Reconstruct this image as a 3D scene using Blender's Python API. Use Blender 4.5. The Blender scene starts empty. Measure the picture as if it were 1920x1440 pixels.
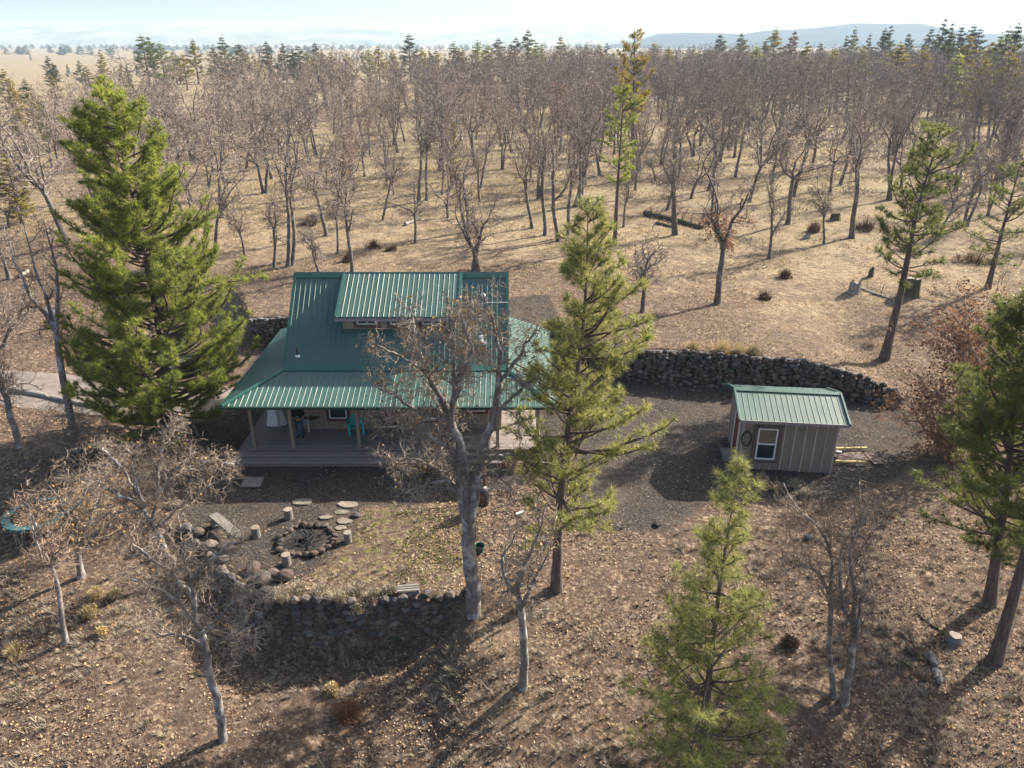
import bpy, math, random
import numpy as np
from mathutils import Vector, Matrix
R_ = math.radians
S = bpy.context.scene
COL = S.collection
# ------------------------------------------------------------ camera
CAMZ = 16.5; PITCH = R_(24.3); FPX = 1420.0
cam = bpy.data.cameras.new('camera'); camo = bpy.data.objects.new('camera', cam); COL.objects.link(camo)
camo.location = (0, 0, CAMZ); camo.rotation_euler = (math.pi/2 - PITCH, 0, 0)
cam.sensor_fit = 'HORIZONTAL'; cam.sensor_width = 36; cam.lens = 36*FPX/1920
cam.clip_start = 0.1; cam.clip_end = 40000
S.camera = camo
# ------------------------------------------------------------ light
SUN_EL = 33.0; SUN_AZ = 55.0          # azimuth from +Y towards +X
W = bpy.data.worlds.new('World'); S.world = W; W.use_nodes = True
nt = W.node_tree; nt.nodes.clear()
sky = nt.nodes.new('ShaderNodeTexSky'); sky.sky_type = 'NISHITA'; sky.sun_disc = False
sky.sun_elevation = R_(SUN_EL); sky.sun_rotation = R_(SUN_AZ); sky.altitude = 600
sky.air_density = 1.0; sky.dust_density = 7.0; sky.ozone_density = 1.0
bg = nt.nodes.new('ShaderNodeBackground'); bg.inputs['Strength'].default_value = 0.09
wo = nt.nodes.new('ShaderNodeOutputWorld')
nt.links.new(sky.outputs[0], bg.inputs[0]); nt.links.new(bg.outputs[0], wo.inputs[0])
sl = bpy.data.lights.new('sun', 'SUN'); sl.energy = 5.0; sl.angle = R_(0.6); sl.color = (1.0, 0.885, 0.74)
so = bpy.data.objects.new('sun', sl); COL.objects.link(so)
sd = Vector((math.sin(R_(SUN_AZ))*math.cos(R_(SUN_EL)), math.cos(R_(SUN_AZ))*math.cos(R_(SUN_EL)), math.sin(R_(SUN_EL))))
so.rotation_euler = sd.to_track_quat('Z', 'Y').to_euler(); so.location = (60, 60, 80)
S.view_settings.view_transform = 'Standard'; S.view_settings.look = 'None'
S.view_settings.exposure = 1.5; S.view_settings.gamma = 1.0; S.view_settings.use_curve_mapping = False
S.render.engine = 'CYCLES'; S.cycles.max_bounces = 5; S.cycles.diffuse_bounces = 2; S.cycles.glossy_bounces = 2
S.cycles.transmission_bounces = 2; S.cycles.volume_bounces = 0; S.cycles.use_denoising = True
S.cycles.caustics_reflective = False; S.cycles.caustics_refractive = False
HAZE_DENSITY = 0.00017
random.seed(7); np.random.seed(7)
# ------------------------------------------------------------ pixel -> world helpers (measuring only)
sp_, cp_ = math.sin(PITCH), math.cos(PITCH)
def ray(u, v):
    a = (u-960)/FPX; b = (720-v)/FPX
    return (a, cp_ + b*sp_, -sp_ + b*cp_)
def at_z(u, v, z):
    d = ray(u, v); t = (z-CAMZ)/d[2]; return (d[0]*t, d[1]*t, z)
def at_y(u, v, y):
    d = ray(u, v); t = y/d[1]; return (d[0]*t, y, CAMZ + d[2]*t)
def sstep(x): x = np.clip(x, 0, 1); return x*x*(3-2*x)
# value noise
_tab = np.random.RandomState(3).rand(256, 256)
def vnoise(x, y):
    x = np.asarray(x, float); y = np.asarray(y, float)
    xi = np.floor(x).astype(int); yi = np.floor(y).astype(int); fx = sstep(x-xi); fy = sstep(y-yi)
    a = _tab[xi & 255, yi & 255]; b = _tab[(xi+1) & 255, yi & 255]; c = _tab[xi & 255, (yi+1) & 255]; d = _tab[(xi+1) & 255, (yi+1) & 255]
    return (a*(1-fx)+b*fx)*(1-fy)+(c*(1-fx)+d*fx)*fy
def fbm(x, y, o=3):
    s = 0; w = 1; t = 0
    for i in range(o):
        s = s + w*vnoise(x*2**i+17*i, y*2**i+5*i); t += w; w *= .5
    return s/t
# ------------------------------------------------------------ terrain
FW = [at_z(u, v, 0)[:2] for u, v in [(300,960),(345,1000),(400,1046),(440,1092),(490,1112),(560,1125),(650,1130),(740,1127),(830,1114),(885,1100)]]
FWX = [-60, -30] + [p[0] for p in FW] + [2.5, 8, 20, 60]
FWY = [36, 34] + [p[1] for p in FW] + [22.5, 24, 25, 26]
FWD = [-3, -2.2] + [-.8, -1.0, -1.3, -1.7, -1.85, -1.85, -1.85, -1.85, -1.2, -.4] + [-.4, -.45, -.5, -.6]
FWW = [12, 10] + [1.8, .6, .4, .35, .35, .35, .35, .35, .35, .6] + [6, 8, 8, 8]
BW = [(-15.5, 42.0), (-10, 42.3), (-3, 41.6), (2, 39.9), (4.6, 38.0)] + [at_z(u, v, 0)[:2] for u, v in [(1205,716),(1300,720),(1400,728),(1500,736),(1600,748),(1690,762)]]
BWX = [-60, -19] + [p[0] for p in BW] + [26, 60]
BWY = [52, 44] + [p[1] for p in BW] + [31.5, 30]
BWH = [1.0, 1.4] + [1.65]*2 + [1.7]*3 + [1.75, 1.75, 1.75, 1.7, 1.3, .5] + [.6, 1.0]
BWW = [20, 7] + [.35]*9 + [.35, .6] + [9, 16]
def h(x, y, fine=True):
    x = np.asarray(x, float); y = np.asarray(y, float)
    yb = np.interp(x, FWX, FWY); dp = np.interp(x, FWX, FWD); w = np.interp(x, FWX, FWW)
    k = (yb - y)/w
    z = dp*sstep(k) + (-1.5-dp)*sstep((yb-w-y)/9.0) - .035*np.clip(18-y, 0, 60)
    yw = np.interp(x, BWX, BWY); hh = np.interp(x, BWX, BWH); ww = np.interp(x, BWX, BWW)
    z = z + hh*sstep((y-yw)/ww) + (1.75-hh)*sstep((y-yw-1)/20.0) + .018*np.clip(y-44, 0, 50)
    # beyond the wood the plateau drops to the plain
    far = sstep((y-210-.2*x)/500.0)
    z = z - far*8
    n = fbm(x*.16, y*.16, 3)-.5
    amp = .15 + .85*sstep((y-yw-2)/15) + .5*sstep((yb-y-2)/6)
    z = z + n*.45*amp
    if fine: z = z + (fbm(x*1.3+9, y*1.3, 3)-.5)*.10
    return z
def hz(x, y): return float(h(x, y))
def G(u, v):
    d = ray(u, v); t = 5.0; zt = 0
    lo = t
    while t < 6000:
        if CAMZ+d[2]*t <= hz(d[0]*t, d[1]*t): break
        lo = t; t *= 1.04
    for _ in range(14):
        m_ = (lo+t)/2
        if CAMZ+d[2]*m_ <= hz(d[0]*m_, d[1]*m_): t = m_
        else: lo = m_
    x, y = d[0]*t, d[1]*t
    return (x, y, hz(x, y))
# ------------------------------------------------------------ mesh builder
def wloc(o):
    l = Vector((0, 0, 0))
    while o is not None: l += o.location; o = o.parent
    return np.array(l)
class B:
    def __init__(s): s.V = []; s.F = {}; s.n = 0; s.mi = 0
    def add(s, V, F, mi=None):
        V = np.asarray(V, float).reshape(-1, 3); F = np.asarray(F, dtype=np.int64)
        s.V.append(V); s.F.setdefault((F.shape[1], s.mi if mi is None else mi), []).append(F+s.n); s.n += len(V); return s
    def box(s, c, d, rz=0, rx=0, ry=0, mi=None):
        x, y, z = d[0]/2, d[1]/2, d[2]/2
        V = np.array([(-x,-y,-z),(x,-y,-z),(x,y,-z),(-x,y,-z),(-x,-y,z),(x,-y,z),(x,y,z),(-x,y,z)])
        if rx or ry or rz:
            m = np.array(Matrix.Rotation(rz, 3, 'Z') @ Matrix.Rotation(ry, 3, 'Y') @ Matrix.Rotation(rx, 3, 'X')); V = V @ m.T
        return s.add(V+np.array(c), [(0,3,2,1),(4,5,6,7),(0,1,5,4),(1,2,6,5),(2,3,7,6),(3,0,4,7)], mi)
    def bar(s, p, q, w, t=None, mi=None):
        p = Vector(p); q = Vector(q); d = q-p; t = t or w
        m = np.array(d.to_track_quat('Z', 'Y').to_matrix()); L = d.length
        V = np.array([(-w/2,-t/2,0),(w/2,-t/2,0),(w/2,t/2,0),(-w/2,t/2,0),(-w/2,-t/2,L),(w/2,-t/2,L),(w/2,t/2,L),(-w/2,t/2,L)])@m.T+np.array(p)
        return s.add(V, [(0,3,2,1),(4,5,6,7),(0,1,5,4),(1,2,6,5),(2,3,7,6),(3,0,4,7)], mi)
    def tube(s, pts, rad, n=6, cap=True, mi=None):
        P = [Vector(p) for p in pts]; m = len(P)
        if not hasattr(rad, '__len__'): rad = [rad]*m
        V = []; ref = None
        for i in range(m):
            d = (P[min(i+1, m-1)]-P[max(i-1, 0)]).normalized()
            if ref is None: ref = d.orthogonal().normalized()
            ref = (ref - d*ref.dot(d)).normalized(); b = d.cross(ref)
            for k in range(n):
                a = 2*math.pi*k/n; V.append(P[i]+(ref*math.cos(a)+b*math.sin(a))*rad[i])
        F = [(i*n+k, i*n+(k+1) % n, (i+1)*n+(k+1) % n, (i+1)*n+k) for i in range(m-1) for k in range(n)]
        s.add([tuple(v) for v in V], F, mi); 
        if cap:
            n0 = s.n-len(V)
            for base, c in ((0, P[0]), ((m-1)*n, P[-1])):
                ring = [tuple(V[base+k]) for k in range(n)]+[tuple(c)]
                s.add(ring, [(k, (k+1) % n, n) for k in range(n)], mi)
        return s
    def lathe(s, prof, c=(0,0,0), n=16, mi=None):   # prof [(r,z)...]
        V = [(r*math.cos(2*math.pi*k/n)+c[0], r*math.sin(2*math.pi*k/n)+c[1], z+c[2]) for r, z in prof for k in range(n)]
        F = [(i*n+k, i*n+(k+1) % n, (i+1)*n+(k+1) % n, (i+1)*n+k) for i in range(len(prof)-1) for k in range(n)]
        return s.add(V, F, mi)
    def segs(s, A, n=3, mi=None):
        A = np.asarray(A, float)
        if len(A) == 0: return s
        p, q, r0, r1 = A[:, :3], A[:, 3:6], A[:, 6:7], A[:, 7:8]
        d = q-p; d /= np.linalg.norm(d, axis=1, keepdims=True)+1e-9
        ref = np.where(np.abs(d[:, 2:3]) < .8, np.array([[0, 0, 1.]]), np.array([[1., 0, 0]]))
        a = np.cross(d, ref); a /= np.linalg.norm(a, axis=1, keepdims=True)+1e-9; b = np.cross(d, a)
        rings = []
        for P_, r in ((p, r0), (q, r1)):
            for k in range(n):
                t = 2*math.pi*k/n; rings.append(P_+(a*math.cos(t)+b*math.sin(t))*r)
        V = np.stack(rings, 1).reshape(-1, 3); N = len(A)
        f = np.array([(k, (k+1) % n, n+(k+1) % n, n+k) for k in range(n)])
        F = (np.arange(N)[:, None, None]*2*n + f[None]).reshape(-1, 4)
        return s.add(V, F, mi)
    def mesh(s, name, mats, smooth=False, off=None):
        me = bpy.data.meshes.new(name)
        V = np.concatenate(s.V) if s.V else np.zeros((0, 3))
        if off is not None: V = V - off
        lv = []; ls = []; lt = []; mi = []; c = 0
        for (k, m), L in s.F.items():
            F = np.concatenate(L); lv.append(F.ravel()); ls.append(c+np.arange(len(F))*k); lt.append(np.full(len(F), k)); mi.append(np.full(len(F), m)); c += F.size
        me.vertices.add(len(V)); me.vertices.foreach_set('co', V.astype(np.float32).ravel())
        if lv:
            lv = np.concatenate(lv); ls = np.concatenate(ls); lt = np.concatenate(lt)
            me.loops.add(len(lv)); me.loops.foreach_set('vertex_index', lv.astype(np.int32))
            me.polygons.add(len(ls)); me.polygons.foreach_set('loop_start', ls.astype(np.int32)); me.polygons.foreach_set('loop_total', lt.astype(np.int32))
            me.polygons.foreach_set('material_index', np.concatenate(mi).astype(np.int32))
            me.polygons.foreach_set('use_smooth', np.full(len(ls), smooth))
        for m in (mats if isinstance(mats, (list, tuple)) else [mats]): me.materials.append(m)
        me.update(); return me
    def build(s, name, mats, parent=None, smooth=False, local=False, loc=None):
        off = None
        if parent is not None and not local: off = wloc(parent)
        if loc is not None: off = np.array(loc) if not local else np.zeros(3)
        o = bpy.data.objects.new(name, s.mesh(name, mats, smooth, off)); COL.objects.link(o)
        if parent is not None: o.parent = parent
        elif loc is not None: o.location = loc
        return o
def thing(name, label, cat, loc, rz=0, group=None):
    o = bpy.data.objects.new(name, None); COL.objects.link(o); o.location = loc; o.rotation_euler = (0, 0, rz); o.empty_display_size = .3
    tag(o, label, cat, group); return o
def tag(o, label=None, cat=None, group=None, kind=None):
    if label: o['label'] = label
    if cat: o['category'] = cat
    if group: o['group'] = group
    if kind: o['kind'] = kind
    return o
def inst(name, me, parent=None, loc=(0,0,0), rot=(0,0,0), sc=(1,1,1)):
    o = bpy.data.objects.new(name, me); COL.objects.link(o)
    if parent is not None: o.parent = parent
    o.location = loc; o.rotation_euler = rot; o.scale = sc if hasattr(sc, '__len__') else (sc,)*3
    return o
# ------------------------------------------------------------ materials
class MT:
    def __init__(s, name):
        s.m = bpy.data.materials.new(name); s.m.use_nodes = True; s.t = s.m.node_tree; s.p = s.t.nodes['Principled BSDF']; s.out = s.t.nodes['Material Output']
    def n(s, ty, **kw):
        x = s.t.nodes.new(ty)
        for k, v in kw.items():
            if k.startswith('i_'):
                key = k[2:]; key = int(key) if key.isdigit() else key.replace('_', ' ')
                x.inputs[key].default_value = v
            else: setattr(x, k, v)
        return x
    def l(s, a, b): s.t.links.new(a, b)
    def co(s, kind='Object'):
        if not hasattr(s, '_co'): s._co = s.n('ShaderNodeTexCoord')
        return s._co.outputs[kind]
    def pos(s):
        if not hasattr(s, '_g'): s._g = s.n('ShaderNodeNewGeometry')
        return s._g.outputs['Position']
    def noise(s, scale, det=4, vec=None, rough=.55):
        x = s.n('ShaderNodeTexNoise', i_Scale=scale, i_Detail=det, i_Roughness=rough); s.l(vec or s.co(), x.inputs['Vector']); return x.outputs['Fac']
    def ramp(s, fac, stops, interp='LINEAR'):
        r = s.n('ShaderNodeValToRGB'); e = r.color_ramp; e.interpolation = interp
        while len(e.elements) < len(stops): e.elements.new(.5)
        for el, (p, c) in zip(e.elements, stops): el.position = p; el.color = (*c, 1) if len(c) == 3 else c
        s.l(fac, r.inputs[0]); return r.outputs[0]
    def mix(s, f, a, b, mode='MIX'):
        x = s.n('ShaderNodeMix', data_type='RGBA', blend_type=mode)
        for v, i in ((f, 0), (a, 6), (b, 7)):
            if hasattr(v, 'is_linked') or hasattr(v, 'links'): s.l(v, x.inputs[i])
            elif i == 0: x.inputs[0].default_value = v
            else: x.inputs[i].default_value = (*v, 1) if len(v) == 3 else v
        return x.outputs[2]
    def math(s, op, a, b=0.0):
        x = s.n('ShaderNodeMath', operation=op)
        for v, i in ((a, 0), (b, 1)):
            if hasattr(v, 'links'): s.l(v, x.inputs[i])
            else: x.inputs[i].default_value = v
        return x.outputs[0]
    def bump(s, hgt, strength=.4, dist=.02):
        b = s.n('ShaderNodeBump', i_Strength=strength, i_Distance=dist); s.l(hgt, b.inputs['Height']); s.l(b.outputs[0], s.p.inputs['Normal'])
    def col(s, c):
        if hasattr(c, 'links'): s.l(c, s.p.inputs['Base Color'])
        else: s.p.inputs['Base Color'].default_value = (*c, 1)
    def set(s, rough=.8, metal=0, spec=.3):
        s.p.inputs['Roughness'].default_value = rough; s.p.inputs['Metallic'].default_value = metal; s.p.inputs['Specular IOR Level'].default_value = spec; return s
def simple(name, c, rough=.8, spec=.3, var=.25, sc=6, bump=0, metal=0, bsc=30):
    m = MT(name); n = m.noise(sc, 5)
    a = tuple(x*(1-var) for x in c); b = tuple(min(1, x*(1+var)) for x in c)
    m.col(m.ramp(n, [(.3, a), (.7, b)])); m.set(rough, metal, spec)
    if bump: m.bump(m.noise(bsc, 4), bump, .02)
    return m.m
def foliage(name, cols, trans=.3, rough=.6, spec=.2, big=.35):
    m = MT(name); g = m.n('ShaderNodeNewGeometry')
    c = m.ramp(g.outputs['Random Per Island'], [(i/(len(cols)-1), x) for i, x in enumerate(cols)])
    n = m.noise(big, 3, g.outputs['Position'])
    oi = m.n('ShaderNodeObjectInfo')
    c = m.mix(1.0, c, m.ramp(n, [(.3, (.72, .72, .72)), (.7, (1.25, 1.2, 1.1))]), 'MULTIPLY')
    c = m.mix(1.0, c, m.ramp(oi.outputs['Random'], [(0, (.88, .9, .9)), (1, (1.12, 1.08, 1.0))]), 'MULTIPLY')
    m.col(c); m.set(rough, 0, spec)
    if trans:
        t = m.n('ShaderNodeBsdfTranslucent'); m.l(c, t.inputs[0]); mx = m.n('ShaderNodeMixShader', i_0=trans)
        m.l(m.p.outputs[0], mx.inputs[1]); m.l(t.outputs[0], mx.inputs[2]); m.l(mx.outputs[0], m.out.inputs['Surface'])
    return m.m
M = {}
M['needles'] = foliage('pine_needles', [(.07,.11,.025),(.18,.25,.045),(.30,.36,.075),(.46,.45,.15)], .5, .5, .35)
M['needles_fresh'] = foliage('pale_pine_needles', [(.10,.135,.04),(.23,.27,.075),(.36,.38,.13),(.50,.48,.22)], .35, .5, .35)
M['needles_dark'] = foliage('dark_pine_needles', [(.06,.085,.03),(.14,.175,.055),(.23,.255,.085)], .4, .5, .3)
M['needles_yellow'] = foliage('yellow_green_needles', [(.17,.16,.04),(.31,.27,.065),(.42,.35,.11)], .35)
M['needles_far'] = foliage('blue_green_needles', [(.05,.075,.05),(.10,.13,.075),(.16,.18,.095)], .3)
M['rust_leaf'] = foliage('rust_oak_leaves', [(.12,.065,.045),(.21,.115,.07),(.31,.185,.12),(.17,.085,.055)], .35)
M['tan_leaf'] = foliage('tan_oak_leaves', [(.20,.13,.07),(.31,.21,.11),(.40,.29,.17)], .35)
M['litter'] = foliage('fallen_leaves', [(.11,.07,.055),(.25,.165,.12),(.46,.33,.22),(.60,.47,.34),(.18,.11,.08),(.34,.25,.18)], .15, .7)
M['straw'] = foliage('dry_grass_blades', [(.32,.25,.14),(.46,.38,.22),(.56,.48,.30)], .25)
M['grey_straw'] = foliage('grey_dry_grass_blades', [(.20,.175,.15),(.34,.30,.25),(.50,.44,.36)], .2)
M['sage'] = foliage('grey_green_shrub', [(.20,.19,.15),(.34,.32,.25),(.46,.42,.34),(.32,.25,.22)], .2)
M['moss'] = foliage('green_lawn_blades', [(.10,.14,.03),(.18,.22,.05),(.25,.24,.08)], .25)
M['brush'] = foliage('dark_brush_twigs', [(.07,.045,.038),(.13,.085,.065),(.19,.13,.10)], .1)
def bark(name, a, b, lichen=None, sc=5):
    m = MT(name); g = m.n('ShaderNodeNewGeometry'); n = m.noise(sc, 6); mp = m.n('ShaderNodeMapping'); mp.inputs['Scale'].default_value = (14, 14, 2.5); m.l(m.co(), mp.inputs[0])
    n2 = m.noise(1.0, 5, mp.outputs[0], .7)
    c = m.ramp(n2, [(.3, a), (.68, b)])
    if lichen: c = m.mix(m.ramp(n, [(.5, (0,0,0)), (.62, (1,1,1))]), c, lichen)
    m.col(c); m.set(.9, 0, .15); m.bump(n2, .8, .04); return m.m
M['oak_bark'] = bark('oak_bark', (.085,.075,.072), (.27,.245,.235), (.40,.41,.40), 2.2)
M['pine_bark'] = bark('pine_bark', (.055,.042,.04), (.19,.145,.13), None, 4)
M['far_bark'] = bark('far_oak_bark', (.06,.05,.048), (.19,.165,.155), (.22,.22,.20), 3)
M['twig'] = foliage('oak_twigs', [(.13,.10,.09),(.24,.19,.17),(.36,.29,.25)], 0, .9, .1, .8)
M['twig_far'] = foliage('woodland_oak_twigs', [(.13,.11,.11),(.25,.215,.21),(.39,.34,.32)], 0, .9, .1, .05)
M['twig_pale'] = foliage('pale_lit_twigs', [(.15,.125,.112),(.27,.23,.205),(.41,.355,.31)], 0, .9, .1, .8)
def stone_mat(name, cols, sc=2.2):
    m = MT(name); oi = m.n('ShaderNodeObjectInfo'); g = m.n('ShaderNodeNewGeometry')
    r = m.math('FRACT', m.math('ADD', oi.outputs['Random'], g.outputs['Random Per Island']))
    c = m.ramp(r, [(i/(len(cols)-1), x) for i, x in enumerate(cols)], 'LINEAR')
    n = m.noise(sc*3, 8, m.pos(), .7); c = m.mix(1.0, c, m.ramp(n, [(.3, (.55,.55,.55)), (.7, (1.35,1.33,1.28))]), 'MULTIPLY')
    lich = m.ramp(m.noise(sc, 5, m.pos(), .7), [(.6, (0,0,0)), (.72, (.6,.6,.6))]); c = m.mix(lich, c, (.17,.17,.14))
    m.col(c); m.set(.92, 0, .2); m.bump(n, .7, .03); return m.m
M['basalt'] = stone_mat('basalt_stone', [(.05,.047,.046),(.10,.094,.088),(.165,.15,.135),(.12,.085,.078),(.07,.07,.075),(.20,.18,.165)])
M['ring_stone'] = stone_mat('fire_ring_stone', [(.045,.043,.043),(.07,.063,.06),(.085,.062,.056),(.10,.088,.08)])
M['flagstone'] = stone_mat('flagstone', [(.15,.14,.125),(.22,.20,.17),(.13,.12,.11)])
def metal_roof():
    m = MT('green_metal_roof'); n = m.noise(1.2, 5, m.pos(), .6); n2 = m.noise(9, 3, m.pos())
    c = m.ramp(n, [(.3, (.028,.085,.074)), (.7, (.045,.108,.090))])
    c = m.mix(m.ramp(n2, [(.66, (0,0,0)), (.8, (.12,.12,.12))]), c, (.16,.22,.18))
    m.col(c); m.set(.42, 0, .75); m.l(m.ramp(n, [(.3, (.42,)*3), (.7, (.58,)*3)]), m.p.inputs['Roughness'])
    m.bump(m.noise(2.5, 2, m.pos()), .12, .01); return m.m
M['roof'] = metal_roof()
M['roof_dull'] = simple('green_trim_metal', (.025,.095,.08), .45, .5, .15)
M['gutter'] = simple('dark_green_gutter', (.012,.04,.034), .5, .4, .2)
def wood(name, a, b, sc=(2, 30, 30), rough=.85, wsc=1.0):
    m = MT(name); mp = m.n('ShaderNodeMapping'); mp.inputs['Scale'].default_value = sc; m.l(m.co(), mp.inputs[0])
    n = m.noise(wsc, 6, mp.outputs[0], .65); oi = m.n('ShaderNodeObjectInfo')
    c = m.ramp(n, [(.3, a), (.7, b)]); c = m.mix(1.0, c, m.ramp(oi.outputs['Random'], [(0, (.86,)*3), (1, (1.14,)*3)]), 'MULTIPLY')
    m.col(c); m.set(rough, 0, .25); m.bump(n, .25, .01); return m.m
M['deck'] = wood('deck_boards', (.19,.17,.16), (.28,.25,.235), (1.5, 25, 25))
M['deck_riser'] = wood('deck_riser_boards', (.13,.11,.105), (.20,.175,.16), (1.5, 25, 25))
M['post'] = wood('post_wood', (.17,.135,.11), (.28,.23,.19), (18, 18, 1.2))
M['siding'] = wood('tan_siding', (.25,.205,.165), (.32,.265,.215), (12, 12, .8))
M['batten'] = wood('pale_battens', (.33,.29,.25), (.42,.37,.32), (12, 12, .8))
M['shed_siding'] = wood('shed_siding', (.22,.18,.155), (.285,.235,.20), (10, 10, .7))
M['shed_batten'] = wood('shed_battens', (.36,.34,.33), (.46,.44,.42), (12, 12, .8))
M['grey_wood'] = wood('weathered_grey_wood', (.10,.095,.092), (.24,.225,.21), (3, 25, 25))
M['log_end'] = wood('cut_log_end', (.16,.135,.11), (.27,.235,.20), (9, 9, 9))
M['yellow_wood'] = wood('fresh_yellow_lumber', (.50,.38,.16), (.62,.50,.24), (2, 30, 30))
M['brown_board'] = wood('brown_board', (.10,.075,.065), (.15,.115,.10), (2, 20, 20))
M['maroon'] = wood('maroon_trim', (.075,.028,.035), (.11,.045,.05), (14, 14, 1))
M['purple_trim'] = wood('brown_purple_trim', (.10,.065,.065), (.14,.095,.09), (14, 14, 1))
M['red_door'] = wood('dark_red_door', (.12,.022,.022), (.17,.035,.03), (10, 10, 1))
M['white'] = simple('white_vinyl', (.72,.73,.75), .5, .4, .06)
M['soffit'] = simple('soffit_boards', (.19,.16,.14), .85, .2, .1)
M['fascia'] = simple('grey_fascia', (.27,.24,.25), .75, .2, .12)
def glass():
    m = MT('window_glass'); n = m.noise(1.5, 2, m.pos()); m.col(m.ramp(n, [(.3, (.012,.02,.025)), (.7, (.03,.042,.05))])); m.set(.06, 0, .6); return m.m
M['glass'] = glass()
M['blind'] = simple('brown_paper_blind', (.20,.145,.105), .9, .1, .15, 4)
M['dark'] = simple('charred_black', (.018,.017,.017), .8, .3, .3)
M['black_metal'] = simple('sooty_black_metal', (.02,.02,.022), .5, .5, .3)
M['rust'] = simple('rusty_metal', (.14,.055,.035), .85, .3, .4, 8, .3)
M['teal'] = simple('turquoise_plastic', (.01,.42,.43), .45, .4, .06)
M['pad_teal'] = simple('faded_teal_pad', (.03,.095,.11), .6, .3, .35, 3)
M['white_plastic'] = simple('white_plastic', (.74,.75,.77), .4, .4, .05)
M['cloth_white'] = simple('white_netting_cloth', (.62,.64,.67), .85, .1, .1)
M['jacket'] = simple('black_jacket', (.012,.013,.018), .85, .15, .3)
M['jeans'] = simple('blue_jeans', (.035,.085,.15), .9, .1, .3, 20)
M['skin'] = simple('skin', (.45,.27,.20), .6, .3, .08)
M['hair'] = simple('dark_hair', (.03,.02,.015), .7, .3, .3)
M['shoe'] = simple('black_shoe', (.015,.015,.015), .6, .3, .2)
M['eye'] = simple('eye_white', (.6,.58,.55), .3, .5, .02)
M['car_paint'] = simple('slate_blue_car_paint', (.045,.055,.075), .25, .6, .1)
M['tyre'] = simple('tyre_rubber', (.02,.02,.02), .9, .2, .2)
M['chrome'] = simple('dull_silver', (.45,.46,.48), .3, .6, .1, metal=.8)
M['lamp'] = simple('headlight_lens', (.55,.57,.6), .15, .6, .1)
M['green_plastic'] = simple('dark_green_plastic', (.015,.09,.055), .5, .4, .1)
M['hose'] = simple('dark_green_hose', (.02,.035,.022), .6, .3, .2)
M['pot_dark'] = simple('wet_inside_black', (.01,.01,.01), .3, .5, .2)
M['dead_log'] = bark('bleached_log', (.15,.14,.135), (.38,.355,.33), None, 4)
M['mossy_log'] = bark('mossy_log', (.045,.04,.03), (.15,.12,.09), (.11,.14,.04), 1.5)
M['pole'] = simple('pale_grey_pole', (.55,.54,.55), .7, .3, .08)
M['panel_grey'] = wood('weathered_panel', (.16,.14,.14), (.24,.215,.20), (3, 12, 12))
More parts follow.
